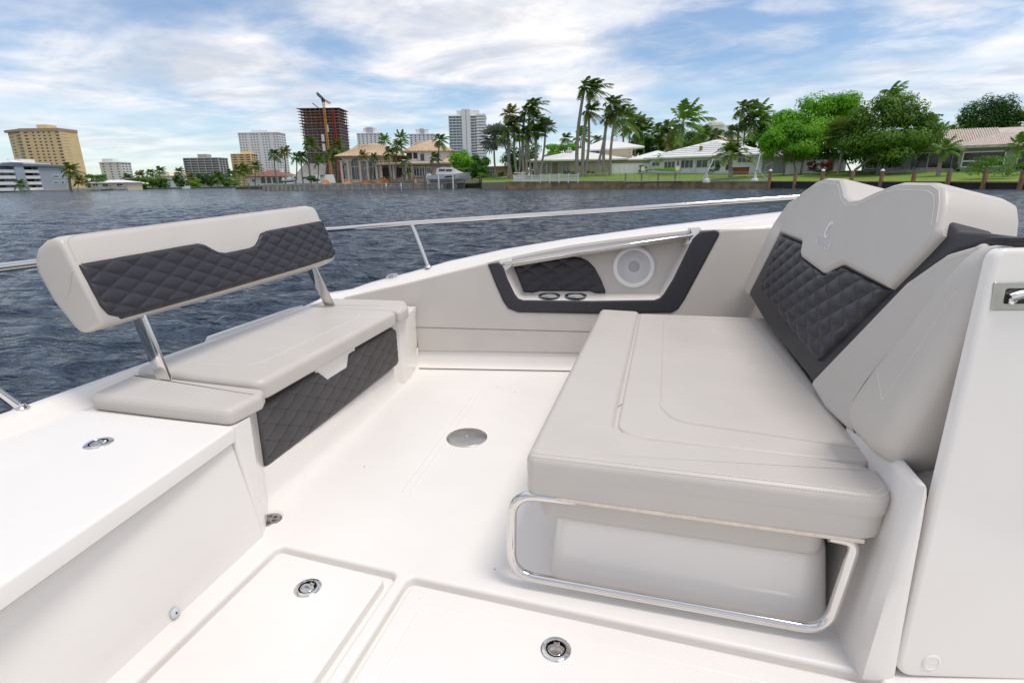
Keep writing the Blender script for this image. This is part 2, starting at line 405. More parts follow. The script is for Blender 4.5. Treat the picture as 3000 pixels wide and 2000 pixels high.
# ---- storage locker on the left
lk = thing('storage_locker', 'white storage locker with a wide lid along the left edge', 'locker', (-1.8, 0.5, 0))
LT = 0.462
def locker_body(mb):
    b0 = [(-1.34, -1.0), (-1.405, 1.462), (-2.2, 1.44), (-2.2, -1.0)]; b1 = [(-1.362, -1.0), (-1.462, 1.444), (-2.2, 1.425), (-2.2, -1.0)]
    b0, b1 = ccw(b0), ccw(b1)
    rr = []
    for t in [0, 0.25, 0.5, 0.75, 1.0]:
        q = [(a[0]+(b[0]-a[0])*t, a[1]+(b[1]-a[1])*t) for a, b in zip(b0, b1)]
        rr.append([(x, y, 0.402*t) for x, y in rpoly(q, [0.02, 0.02, 0.02, 0.02])])
    mb.loft(rr, True, True)
one('body', locker_body, GEL, lk)
LIDP = [(-1.335, -1.0), (-1.352, 0.60), (-1.447, 1.450), (-2.165, 1.432), (-2.15, -1.0)]
lid = one('lid', lambda mb: slab(mb, rpoly(LIDP, [0.01, 0.3, 0.018, 0.03, 0.01]), 0.405, LT, 0.010, 0.003, holes=[circle((-1.808, 1.223), 0.033)], drop=0.022), GELN, lk)
one('lid_gasket', lambda mb: slab(mb, rpoly(offset(ccw(LIDP), 0.011), 0.015), 0.398, 0.4055, 0, 0), CAULK, lk)
latch(lk, latch_frame(-1.808, 1.223, LT, R(-42)))
sn = Fr((-1.384, 1.035, 0.04), (0.045, -1, 0), (0.13, 0, 1))
plug = one('snap_socket', lambda mb: mb.lathe([(0.0165, -0.001), (0.0165, 0.003), (0.013, 0.0055), (0.004, 0.0058), (0.0036, 0.002), (0.0004, 0.002)], n=24, F=Fr((-1.3915, 1.035, 0.020), (-0.03, 1, 0), (-0.12, 0, 1))), mat('pale_grey_plastic', (0.60, 0.64, 0.66), 0.4, noise=0.03, nscale=40), lk)
one('snap_hole', lambda mb: mb.lathe([(0.0036, 0.0060), (0.0004, 0.0062)], n=12, F=Fr((-1.3915, 1.035, 0.020), (-0.03, 1, 0), (-0.12, 0, 1))), BLACK, plug)

# ---- left bench
bn = thing('bench_seat', 'beige bench on the left with a raised backrest on two steel legs', 'bench', (-1.85, 2.3, 0))
def bench_base(mb):
    # lower white band, stepping back to the recess for the front pad, seen along y
    prof = [(-1.545, 0.0), (-1.560, 0.012), (-1.572, 0.03), (-1.580, 0.06), (-1.585, 0.135), (-1.59, 0.142), (-1.625, 0.146), (-1.632, 0.16), (-1.632, 0.43), (-1.632, 0.445), (-2.25, 0.445), (-2.25, 0.0)]
    st = [(1.56, 0.035), (1.64, 0.035), (2.3, 0.0), (3.0, -0.045), (3.46, -0.085)]
    mb.loft([[(x+dx*(1-z*1.4), y, z) for x, z in prof] for y, dx in st], True, True)
base = one('base', bench_base, GEL, bn)
def column(mb):
    q0 = ccw([(-1.412, 1.455), (-1.435, 1.500), (-1.545, 1.655), (-2.2, 1.66), (-2.2, 1.455)]); q1 = ccw([(-1.455, 1.440), (-1.468, 1.545), (-1.565, 1.69), (-2.2, 1.69), (-2.2, 1.44)])
    rr = []
    for t in (0, 0.3, 0.6, 0.9, 1):
        q = [(a[0]+(b[0]-a[0])*t, a[1]+(b[1]-a[1])*t) for a, b in zip(q0, q1)]
        rr.append([(x, y, 0.452*t) for x, y in rpoly(q, [0.012, 0.02, 0.02, 0.02, 0.02] if area(q) > 0 else 0.02)])
    mb.loft(rr, True, True)
one('end_column', column, GEL, bn)
one('end_column', lambda mb: slab(mb, rpoly([(-1.625, 3.015), (-1.598, 3.06), (-1.612, 3.20), (-1.66, 3.44), (-2.2, 3.36), (-2.2, 3.015)], [0.01, 0.02, 0.05, 0.02, 0, 0]), 0.0, 0.452, 0.02, 0), GEL, bn)
SEATP = [(-1.528, 1.692), (-1.560, 2.978), (-2.225, 2.978), (-2.215, 1.715)]
seat = one('seat_cushion', lambda mb: slab(mb, rpoly(SEATP, [0.05, 0.05, 0.04, 0.04]), 0.449, 0.533, 0.030, 0.012, seg=7), BEIGE, bn)
ep = [(-1.470, 1.452), (-1.462, 1.615), (-1.50, 1.678), (-2.19, 1.700), (-2.15, 1.452)]
ec = one('end_cushion', lambda mb: slab(mb, rpoly(ep, [0.035, 0.02, 0.03, 0.02, 0.06]), 0.455, 0.517, 0.026, 0.012, seg=7), BEIGE, bn)
fp = [(-1.548, 2.992), (-1.56, 3.13), (-1.66, 3.30), (-2.24, 3.26), (-2.235, 2.992)]
one('end_cushion', lambda mb: slab(mb, rpoly(fp, [0.03, 0.07, 0.05, 0.03, 0.02]), 0.452, 0.528, 0.028, 0.012, seg=7), BEIGE, bn)
def seat_stitch(mb):
    p = fillet([(-2.17, 1.832, 0.5335), (-1.70, 1.835, 0.5335), (-1.722, 2.85, 0.5335), (-2.19, 2.90, 0.5335)], 0.13, 10)
    stitches(mb, p)
    mb.tube([Vector(q)+Vector((0.003, 0.004, -0.0026)) for q in p], 0.003, 6)
tag(one('stitching', seat_stitch, THREAD, seat), kind='stuff')
def end_stitch(mb):
    o1 = offset(ccw(rpoly(ep, [0.035, 0.02, 0.03, 0.02, 0.06])), 0.0)
    for d, z in ((0.006, 0.5085), (0.014, 0.5145)):
        q = offset(ccw(rpoly(ep, [0.035, 0.02, 0.03, 0.02, 0.06])), d); q = [p for p in q if p[1] < 1.49 and p[0] > -2.12]
        q.sort(key=lambda p: p[0]); stitches(mb, [(x, y, z) for x, y in q])
tag(one('stitching', end_stitch, THREAD, ec), kind='stuff')
# quilted front pad below the seat, with its hand notch
FP = Fr((-1.552, 0, 0), (-0.012, 1, 0), (0, 0, 1))
ptop = interp([(1.69, 0.412), (2.10, 0.424), (2.135, 0.420), (2.205, 0.356), (2.385, 0.362), (2.415, 0.425), (2.45, 0.430), (2.94, 0.430), (2.985, 0.40)])
pbot = interp([(1.69, 0.148), (1.72, 0.140), (2.3, 0.155), (2.95, 0.172), (2.985, 0.19)])
fpq = quilt('front_pad', DARKG, FP, 1.69, 2.985, pbot, ptop, 0.152, 0.079, 0.0045, 0.020, 300, 64, bn, roll=0.018, base=-0.012, ph=(0.03, 0.02), power=0.35)
quilt_lines('stitching', DTHREAD, FP, 1.69, 2.985, pbot, ptop, 0.152, 0.079, 0.0084, (0.03, 0.02), fpq, 0.0017, False)
one('notch_liner', lambda mb: mb.box((-1.60, 2.30, 0.395), (0.045, 0.36, 0.085)), GEL, bn)
def scuffs(mb):
    rng = random.Random(3)
    for cy, cz, n, sp in ((1.715, 0.20, 9, 0.030), (2.93, 0.21, 7, 0.020), (1.95, 0.33, 6, 0.035), (2.56, 0.405, 3, 0.006), (2.2, 0.345, 4, 0.02)):
        for k in range(n):
            y = cy+rng.uniform(-sp, sp)*0.6; z = cz+rng.uniform(-sp, sp); a = rng.uniform(0.3, 1.4); l = rng.uniform(0.002, 0.008)
            p = FP.p(y, z, 0.0085); d = Vector((0, math.cos(a), math.sin(a)))*l
            mb.tube([p-d, p+d], 0.0007, 4)
one('scuff_marks', scuffs, mat('pale_scuff', (0.33, 0.32, 0.32), 0.8, noise=0.2, nscale=90), bn)['kind'] = 'stuff'
# swing backrest
tl = R(18); dv = Vector((-0.06, 1, 0)).normalized(); pv = Vector((-dv.y, dv.x, 0))
BF = Fr((-1.97, 1.478, 0.853), dv, pv*math.sin(tl)+Vector((0, 0, math.cos(tl))))     # e3 faces the cockpit
def backpad(mb):
    # closed section rings along the length: front face, rounded top, sloping rear
    def sec(a, k):
        b0 = -0.026+0.006*min(1, a/1.6); b1 = 0.305+0.040*min(1, max(0, a)/1.6)
        pts = [(b0, 0.0), (b1-0.03, -0.004), (b1-0.010, -0.012), (b1, -0.034), (b1+0.002, -0.070), (b1-0.012, -0.125), (b1-0.040, -0.160), (b1-0.080, -0.178), (0.10, -0.172), (-0.018, -0.140), (-0.040, -0.128), (-0.047, -0.110), (-0.042, -0.050), (-0.036, -0.012)]
        cb, cn = 0.13, -0.085
        return [BF.p(a, cb+(b-cb)*k, cn+(n-cn)*k) for b, n in pts]
    st = []
    for a, k in ((-0.032, 0.80), (-0.031, 0.93), (-0.024, 0.975), (-0.010, 0.995), (0.01, 1), (0.4, 1), (0.8, 1), (1.2, 1), (1.55, 1), (1.60, 0.995), (1.64, 0.96), (1.665, 0.90), (1.676, 0.80)):
        st.append(sec(a, k))
    mb.loft(st, True, True)
bp = one('backrest', backpad, BEIGE, bn, ang=55)
bt = interp([(-0.02, 0.190), (0.565, 0.202), (0.60, 0.192), (0.665, 0.147), (0.71, 0.137), (0.89, 0.140), (0.935, 0.148), (0.975, 0.172), (1.015, 0.205), (1.08, 0.215), (1.67, 0.230)])
bb = interp([(-0.02, 0.05), (0.0, -0.012), (0.05, -0.036), (0.5, -0.034), (1.35, -0.026), (1.62, -0.018), (1.67, 0.01)])
bq = quilt('quilted_pad', DARK, BF, -0.015, 1.668, bb, bt, 0.140, 0.068, 0.0085, 0.012, 360, 56, bp, roll=0.022, base=-0.006, ph=(0.02, 0.015), power=0.42)
quilt_lines('stitching', DTHREAD, BF, -0.015, 1.668, bb, bt, 0.140, 0.068, 0.0062, (0.02, 0.015), bq, 0.0016, False)
def back_stitch(mb):
    xs = [i*0.012 for i in range(0, 139)]
    p = [BF.p(x, bt(x)+0.007, 0.001) for x in xs]; stitches(mb, p)
    q = [BF.p(-0.012+0.0*k, 0.21+0.07*k/6, 0.001) for k in range(7)]+[BF.p(0.004, 0.290, -0.006), BF.p(0.03, 0.2995, -0.010)]+[BF.p(x, 0.300+0.040*x/1.6, -0.012) for x in (0.2, 0.6, 1.0, 1.4, 1.5)]
    stitches(mb, q); stitches(mb, [v-BF.e3*0.007-BF.e1*0.006 for v in q])
tag(one('stitching', back_stitch, THREAD, bp), kind='stuff')
def piping(mb):
    mb.tube([BF.p(i*0.012, bt(i*0.012)+0.0025, -0.001) for i in range(0, 139)], 0.0030, 6)
    mb.tube([BF.p(-0.0335, 0.175, -0.02), BF.p(-0.0335, 0.12, -0.07), BF.p(-0.030, 0.075, -0.14)], 0.0022, 6)
one('piping', piping, BEIGE, bp)
for a, y0, x0 in ((0.19, 1.665, -1.975), (1.475, 3.04, -2.062)):
    def leg(mb):
        b = Vector((x0, y0, 0.47)); t = BF.p(a, -0.02, -0.085); d = (t-b); n = d.cross(Vector((0, 1, 0))).normalized(); yv = Vector((0, 1, 0))
        rr = []
        for s_ in (0, 0.15, 0.5, 1.0, 1.1):
            c = b+d*s_; rr.append([c+n*u+yv*v for u, v in rpoly([(-0.036, -0.006), (0.036, -0.006), (0.036, 0.006), (-0.036, 0.006)], 0.002, 2)])
        mb.loft(rr, True, True)
    one('leg', leg, STEEL, bn)

# ---- far hull side: plane of the inner lining
WF = Fr((-1.62, 3.42, 0), (1, 0.175, 0), (-0.175*0.2/1.0152, 0.2/1.0152, 1))    # e3 faces the camera
vin = interp([(-0.9, 0.455), (-0.64, 0.498), (-0.39, 0.556), (-0.09, 0.622), (0.2, 0.694), (0.47, 0.757), (0.65, 0.808), (1.136, 0.897), (1.86, 0.983), (2.10, 0.986), (2.44, 1.002), (3.4, 1.04)])
vout = interp([(-0.9, 0.47), (-0.716, 0.524), (-0.44, 0.62), (-0.13, 0.697), (0.174, 0.781), (0.595, 0.869), (1.063, 0.943), (1.634, 1.02), (2.187, 1.083), (2.555, 1.124), (3.4, 1.19)])
def gunwale(mb):
    st = []
    def sec(I, M1, O, out, sk=0.34):
        I, M1, O = Vector(I), Vector(M1), Vector(O); u = Vector((0, 0, 1))
        return [I-u*sk, I-u*0.012, I, I.lerp(M1, 0.5)+u*0.003, M1, M1.lerp(O, 0.45)+u*0.004, O+u*0.004-out*0.012, O+u*0.001, O-u*0.008+out*0.006, O-u*0.03+out*0.006, O-u*0.06+out*0.002, O-u*0.25-out*0.01, Vector((O.x, O.y, ZW-0.3))-out*0.12]
    for y in (-1.2, -0.4, 0.4, 1.0, 1.6, 2.2, 2.7, 3.0):
        st.append(sec((-2.160, y, 0.455), (-2.215, y, 0.480), (-2.302, y, 0.505), Vector((-1, 0, 0))))
    st.append(sec((-2.18, 3.18, 0.462), (-2.235, 3.20, 0.486), (-2.325, 3.25, 0.510), Vector((-0.9, 0.2, 0)).normalized()))
    st.append(sec((-2.21, 3.27, 0.478), (-2.25, 3.33, 0.50), (-2.345, 3.43, 0.525), Vector((-0.6, 0.8, 0)).normalized()))
    for u in (-0.58, -0.44, -0.3, -0.13, 0.02, 0.174, 0.38, 0.595, 0.83, 1.063, 1.35, 1.634, 1.9, 2.187, 2.555, 3.0, 3.4):
        I = WF.p(u, vin(u), -0.004); O = WF.p(u, vout(u), -0.15); M1 = I.lerp(O, 0.30)+Vector((0, 0, 0.012))
        st.append(sec(I, M1, O, Vector((-0.17, 0.98, 0)), 0.02))
    mb.loft(st, False, False, closed=False)
gw = one('gunwale', gunwale, GEL, ang=50); tag(gw, 'white moulded gunwale running round the edge of the boat', kind='structure')
def raised_lip(mb):
    rr = []
    for y, s_ in ((2.20, 0.0), (2.26, 1), (2.6, 1), (2.95, 1), (3.05, 0.6)):
        x = -2.300; rr.append([(x-0.045*s_, y, 0.500), (x-0.045*s_, y, 0.500+0.012*s_), (x-0.035*s_, y, 0.505+0.014*s_), (x-0.004, y, 0.505+0.014*s_), (x+0.004, y, 0.500+0.008*s_), (x+0.004, y, 0.495)])
    mb.loft(rr, True, True)
one('raised_lip', raised_lip, GEL, gw)
def near_side(mb):
    # the same moulding on our own side of the boat, behind the camera
    rr = []
    for x, z in ((-2.30, 0.50), (-1.6, 0.62), (-0.8, 0.76), (0.0, 0.88), (0.8, 0.98), (1.8, 1.06)):
        y = -0.95-0.06*(x+1.6); rr.append([(x, y+0.10, 0.0), (x, y, z-0.012), (x, y-0.01, z), (x, y-0.08, z+0.03), (x, y-0.17, z+0.025), (x, y-0.18, z-0.03), (x, y-0.12, ZW-0.3)])
    mb.loft(rr, True, True)
tag(one('gunwale', near_side, GEL, ang=50), 'white moulded side of the boat behind the viewer', kind='structure')
# kick moulding below the lining
def kick(mb):
    rr = []
    for u in (-0.3, 3.4):
        rr.append([WF.p(u, v, n) for v, n in ((0.0, 0.05), (0.006, 0.030), (0.022, 0.012), (0.05, 0.004), (0.118, 0.0), (0.122, -0.05), (0.0, -0.05))])
    mb.loft(rr, True, True)
kk = one('hull_lining', kick, GEL); tag(kk, 'white moulded kick strip along the foot of the far side', kind='structure')
# upholstered side lining with the charcoal-edged pocket
sl = thing('side_lining', 'beige upholstered side panel with a charcoal-edged storage pocket', 'side panel', WF.p(1.2, 0, 0.0))
FO = [(0.486, 0.752), (0.539, 0.620), (0.598, 0.488), (0.632, 0.441), (0.701, 0.412), (1.259, 0.405), (1.778, 0.415), (1.825, 0.442), (1.867, 0.510), (2.079, 0.944), (2.081, 0.968)]
FI = [(0.589, 0.748), (0.629, 0.643), (0.680, 0.540), (0.705, 0.510), (0.740, 0.498), (1.219, 0.495), (1.660, 0.504), (1.700, 0.520), (1.725, 0.550), (1.781, 0.646), (1.905, 0.923), (1.930, 0.950)]
def lining(mb):
    us = [-0.62, -0.39, -0.09, 0.2, 0.47]
    top1 = [(u, vin(u)-0.004) for u in us]; top2 = [(u, vin(u)-0.004) for u in (2.10, 2.44, 3.3)]
    poly = top1+FO+top2+[(3.3, 0.122), (-0.03, 0.119), (-0.062, 0.30), (-0.09, 0.40), (-0.62, 0.40)]
    slab(mb, poly, -0.03, 0.014, 0.010, 0, WF, 4)
lin = one('lining', lining, BEIGE, sl)
def trim(mb):
    q = FO+[(2.05, 0.985), (1.965, 0.975)]+FI[::-1]+[(0.560, 0.765)]
    slab(mb, q, -0.03, 0.024, 0.013, 0, WF, 5)
one('pocket_trim', trim, DARK, sl, ang=50)
def lin_seams(mb):
    q = [WF.p(u, v, 0.0150) for u, v in [(-0.058, 0.302), (0.6, 0.292), (1.25, 0.282), (2.6, 0.262)]]
    stitches(mb, q)
    stitches(mb, [WF.p(u, v, 0.0150) for u, v in offset(ccw(FO+[(2.05, 1.3), (0.5, 1.3)]), -0.011)[:len(FO)]] if area(FO+[(2.05, 1.3), (0.5, 1.3)]) > 0 else [])
tag(one('stitching', lin_seams, THREAD, lin), kind='stuff')
one('seam', lambda mb: mb.tube([WF.p(u, v, 0.0132) for u, v in [(-0.06, 0.294), (0.6, 0.284), (1.25, 0.274), (2.6, 0.254)]], 0.0022, 6), CAULK, lin)
tag(one('stitching', lambda mb: stitches(mb, [WF.p(2.084, 0.965, 0.015)]+[WF.p(u, v, 0.015) for u, v in [(2.083, 0.944), (1.873, 0.508), (1.832, 0.437), (1.781, 0.408), (1.259, 0.398), (0.700, 0.405), (0.626, 0.436), (0.591, 0.486), (0.532, 0.618), (0.479, 0.752)]]), THREAD, lin), kind='stuff')
# pocket shell: white frame walls and shelf going back into the side
PD = -0.135
def pocket(mb):
    inner = FI; back = [(0.655, 0.760), (0.67, 0.715), (0.725, 0.580), (0.735, 0.552), (0.745, 0.546), (1.22, 0.545), (1.68, 0.546), (1.712, 0.549), (1.725, 0.57), (1.78, 0.68), (1.90, 0.935), (1.92, 0.965)]
    mb.loft([[WF.p(u, v, 0.010) for u, v in inner], [WF.p(u, v, PD) for u, v in back]], False, False, closed=False)
    top = [WF.p(u, vin(u)-0.012, n) for u in (0.56, 0.7, 0.9, 1.136, 1.5, 1.86, 1.95) for n in (0.0,)]
pk = one('pocket', pocket, GEL, sl, ang=30)
bpanel = one('pocket_back', lambda mb: slab(mb, [(0.650, 0.77), (0.735, 0.540), (1.72, 0.543), (1.925, 0.975), (1.5, 0.955), (1.136, 0.90), (0.8, 0.82)], PD-0.02, PD+0.002, 0.001, 0, WF, 2), BEIGE, pk)
PQ = Fr(WF.p(0, 0, PD), WF.e1, WF.e2)
qt = interp([(0.66, 0.745), (0.70, 0.765), (0.905, 0.790), (1.10, 0.815), (1.15, 0.808), (1.20, 0.785), (1.25, 0.735), (1.30, 0.645), (1.335, 0.56)])
qb = interp([(0.66, 0.735), (0.735, 0.552), (0.80, 0.547), (0.86, 0.560), (1.22, 0.560), (1.26, 0.547), (1.335, 0.546)])
quilt('quilted_inset', DARK, PQ, 0.662, 1.333, qb, qt, 0.175, 0.100, 0.009, 0.010, 150, 60, pk, roll=0.02, base=0.0, ph=(0.03, 0.03))
def strip(mb):      # padded strip under the gunwale, above the grab bar
    us = [0.652, 0.9, 1.136, 1.5, 1.83, 1.87]; up = [(u, vin(u)-0.006) for u in us]; dn = [(1.885, 0.960), (1.86, 0.93), (1.5, 0.87), (1.136, 0.815), (0.9, 0.775), (0.66, 0.735), (0.645, 0.76)]
    slab(mb, up+dn, -0.05, -0.010, 0.012, 0, WF, 5)
one('upper_pad', strip, BEIGE, sl)
one('pocket_cheek', lambda mb: slab(mb, rpoly([(0.560, 0.760), (0.610, 0.700), (0.66, 0.745), (0.650, 0.812), (0.575, 0.79)], 0.012), -0.10, 0.012, 0.010, 0, WF, 4), GEL, sl)
one('pocket_cheek', lambda mb: slab(mb, rpoly([(1.862, 0.880), (1.905, 0.895), (1.965, 0.985), (1.955, 1.012), (1.875, 1.003), (1.89, 0.95)], 0.010), -0.10, 0.012, 0.010, 0, WF, 4), GEL, sl)
gb = thing('grab_bar', 'polished steel grab bar slanting across the side pocket', 'grab bar', WF.p(1.25, 0.8, 0.02))
one('bar', lambda mb: mb.tube([WF.p(0.598, 0.752, 0.004), WF.p(0.612, 0.757, 0.018), WF.p(1.25, 0.852, 0.022), WF.p(1.890, 0.945, 0.018), WF.p(1.905, 0.948, 0.002)], 0.0125, 14), STEEL, gb)
# cup holders sunk in the pocket shelf
for px_, lab in ((0.925, 'steel cup holder nearer the quilted corner of the side pocket, left of two'), (1.115, 'steel cup holder nearer the speaker in the side pocket, right of two')):
    c = WF.p(px_, 0.523, -0.060); CF = Fr((c.x, c.y, c.z+0.006), (1, 0.175, 0), (-0.175, 1, 0.0))
    cu = thing('cup_holder', lab, 'cup holder', (c.x, c.y, c.z-0.08), 'cup holders in the side pocket')
    one('rim', lambda mb: mb.lathe([(0.067, -0.004), (0.076, -0.001), (0.080, 0.002), (0.078, 0.006), (0.070, 0.007), (0.064, 0.004)], n=36, F=CF), STEEL, cu)
    one('cup', lambda mb: mb.lathe([(0.066, 0.006), (0.063, -0.01), (0.060, -0.075), (0.0005, -0.078)], n=36, F=CF), DSTEEL, cu)
# loudspeaker
sp = thing('loudspeaker', 'round white loudspeaker with perforated grille in the side pocket', 'speaker', WF.p(1.53, 0.742, PD))
SF = Fr(WF.p(1.530, 0.740, PD), WF.e1, WF.e2)
ring = one('surround', lambda mb: mb.lathe([(0.150, 0.002), (0.150, 0.016), (0.146, 0.022), (0.132, 0.028), (0.122, 0.026), (0.118, 0.018)], n=56, F=SF), SPKW, sp)
one('cone', lambda mb: mb.lathe([(0.119, 0.019), (0.035, 0.010), (0.0005, 0.010)], n=40, F=SF), mat('pale_speaker_cloth', (0.40, 0.39, 0.40), 0.8, noise=0.1, nscale=40), ring)
def grille(mb):
    for k in range(13):
        r = 0.042+0.0064*k; mb.tube([SF.p(r*math.cos(2*math.pi*j/48), r*math.sin(2*math.pi*j/48), 0.022) for j in range(49)], 0.0019, 4, False)
    for k in range(56):
        a = 2*math.pi*k/56; mb.tube([SF.p(0.040*math.cos(a), 0.040*math.sin(a), 0.0222), SF.p(0.120*math.cos(a), 0.120*math.sin(a), 0.0222)], 0.0016 if k % 2 else 0.0022, 4, False)
one('grille', grille, SPKW, sp)
one('dust_cap', lambda mb: mb.lathe([(0.040, 0.018), (0.040, 0.027), (0.036, 0.029), (0.034, 0.0265), (0.018, 0.0285), (0.0005, 0.0295)], n=32, F=SF), SPKG, sp)
# ---- stainless rail
rl = thing('bow_rail', 'polished steel guard rail standing on posts along the gunwale', 'rail', (-2.3, 1.3, 0.5))
RP = [(-2.42, -1.2, 1.035), (-2.43, 0.5, 1.022), (-2.435, 1.5, 1.010), (-2.44, 2.6, 0.996), (-2.44, 3.25, 0.985)]+[tuple(WF.p(u, v, -0.145)) for u, v in ((-0.80, 1.017), (-0.70, 1.022), (-0.113, 1.063), (0.6, 1.103), (1.35, 1.144), (2.0, 1.184), (2.70, 1.226), (3.4, 1.262))]
one('top_rail', lambda mb: mb.tube(fillet(RP, 0.35, 8), 0.0185, 14), STEEL, rl)
for t_, b_ in (((-2.432, 1.055, 1.015), (-2.292, 1.315, 0.502)), (tuple(WF.p(-0.113, 1.063, -0.145)), tuple(WF.p(0.016, 0.735, -0.120)))):
    def post(mb):
        a, b = Vector(b_), Vector(t_); mb.tube([a, a.lerp(b, 0.5), b], 0.0155, 12)
    po = one('post', post, STEEL, rl)
    one('foot', lambda mb: mb.lathe([(0.028, -0.004), (0.028, 0.003), (0.020, 0.009), (0.014, 0.022)], b_, 20), STEEL, po)
# small fitting on the gunwale
c = WF.p(-0.26, 0.668, -0.115)
ft = thing('deck_fitting', 'tiny steel fairlead fixed on the far gunwale', 'fitting', tuple(c))
one('body', lambda mb: (mb.tube([c+WF.e1*-0.045+Vector((0, 0, -0.008)), c+WF.e1*-0.02+Vector((0, 0, 0.010)), c+WF.e1*0.02+Vector((0, 0, 0.014)), c+WF.e1*0.045+Vector((0, 0, 0.012))], 0.008, 10), mb.box(c+Vector((0, 0, -0.004)), (0.03, 0.03, 0.022))), STEEL, ft)

# ---- lounge seat on the right
ls = thing('lounge_seat', 'wide beige forward lounge seat with quilted backrest and steel foot frame', 'seat', (0.1, 2.4, 0))
def lounge_base(mb):
    b0 = rpoly([(-0.295, 1.500), (0.585, 1.500), (0.60, 3.56), (-0.24, 3.50)], [0.05, 0.10, 0.02, 0.02]); b1 = rpoly([(-0.275, 1.530), (0.562, 1.530), (0.58, 3.56), (-0.24, 3.5)], [0.05, 0.10, 0.02, 0.02])
    b0, b1 = ccw(b0), ccw(b1); rr = []
    for z, t in ((0.0, 0), (0.004, 0.0), (0.19, 0.9), (0.206, 1.0)): rr.append([(a[0]+(b[0]-a[0])*t, a[1]+(b[1]-a[1])*t, z) for a, b in zip(b0, b1)])
    for d, z in ((0.004, 0.219), (0.013, 0.228), (0.022, 0.231)): rr.append([(x, y, z) for x, y in offset(b1, d)])
    mb.loft(rr, True, True)
one('base', lounge_base, GEL, ls)
one('under_cushion', lambda mb: slab(mb, rpoly([(-0.335, 1.494), (0.525, 1.494), (0.525, 3.5), (-0.31, 3.5)], [0.06, 0.05, 0.02, 0.02]), 0.226, 0.345, 0.01, 0.035, seg=6), BEIGE, ls)
CU = [(-0.360, 1.452), (0.664, 1.452), (0.672, 3.53), (-0.345, 3.50)]
cu = one('seat_cushion', lambda mb: slab(mb, rpoly(CU, [0.035, 0.09, 0.03, 0.03], 8), 0.343, 0.466, 0.035, 0.012, seg=8), BEIGE, ls)
LB = [(-0.361, 1.451), (0.665, 1.451), (0.668, 1.62), (0.50, 1.668), (0.0, 1.668), (-0.105, 1.72), (-0.108, 1.85), (-0.088, 3.49), (-0.345, 3.505)]
one('raised_border', lambda mb: slab(mb, rpoly(LB, [0.035, 0.09, 0.03, 0.2, 0.1, 0.05, 0.1, 0.035, 0.035], 8), 0.420, 0.484, 0.030, 0.0, seg=8), BEIGE, cu)
one('centre_panel', lambda mb: slab(mb, rpoly([(-0.100, 1.675), (0.668, 1.665), (0.670, 3.50), (-0.083, 3.46)], [0.10, 0.03, 0.03, 0.03], 8), 0.44, 0.474, 0.012, 0.0, seg=5), BEIGE, cu)
def cush_stitch(mb):
    p = fillet([(0.665, 1.765, 0.4748), (0.10, 1.838, 0.4748), (0.055, 1.95, 0.4748), (0.072, 3.30, 0.4748), (0.12, 3.385, 0.4748), (0.66, 3.40, 0.4748)], 0.10, 8); stitches(mb, p)
    for d, z in ((0.009, 0.4764), (0.021, 0.4836)):
        q = [v for v in offset(ccw(rpoly(LB, [0.035, 0.09, 0.03, 0.2, 0.1, 0.05, 0.1, 0.035, 0.035], 8)), d) if v[1] < 1.52 and -0.345 < v[0] < 0.66]
        q.sort(key=lambda v: v[0]); stitches(mb, [(x, y, z) for x, y in q], 0.009, 0.0060, 0.0026)
tag(one('stitching', cush_stitch, THREAD, cu), kind='stuff')
one('welt', lambda mb: mb.tube(fillet([(0.665, 1.757, 0.4735), (0.096, 1.830, 0.4735), (0.047, 1.95, 0.4735), (0.064, 3.304, 0.4735), (0.115, 3.393, 0.4735), (0.66, 3.408, 0.4735)], 0.10, 8), 0.0030, 6), BEIGE, cu)
# steel foot frame in front of the seat
def fframe(mb):
    p = fillet([(-0.20, 1.475, 0.330), (-0.408, 1.465, 0.332), (-0.408, 1.440, 0.040), (0.545, 1.440, 0.034), (0.588, 1.475, 0.322), (0.52, 1.478, 0.326)], 0.085, 9)
    mb.tube(p, 0.0165, 14)
one('foot_frame', fframe, STEEL, ls)
one('frame_bar', lambda mb: slab(mb, [(-0.26, 1.456), (0.60, 1.456), (0.60, 1.50), (-0.26, 1.50)], 0.330, 0.346, 0.003, 0.003), mat('worn_steel', (0.66, 0.60, 0.54), 0.38, 1.0, noise=0.10, nscale=60, bump=0.06, bscale=90), ls)
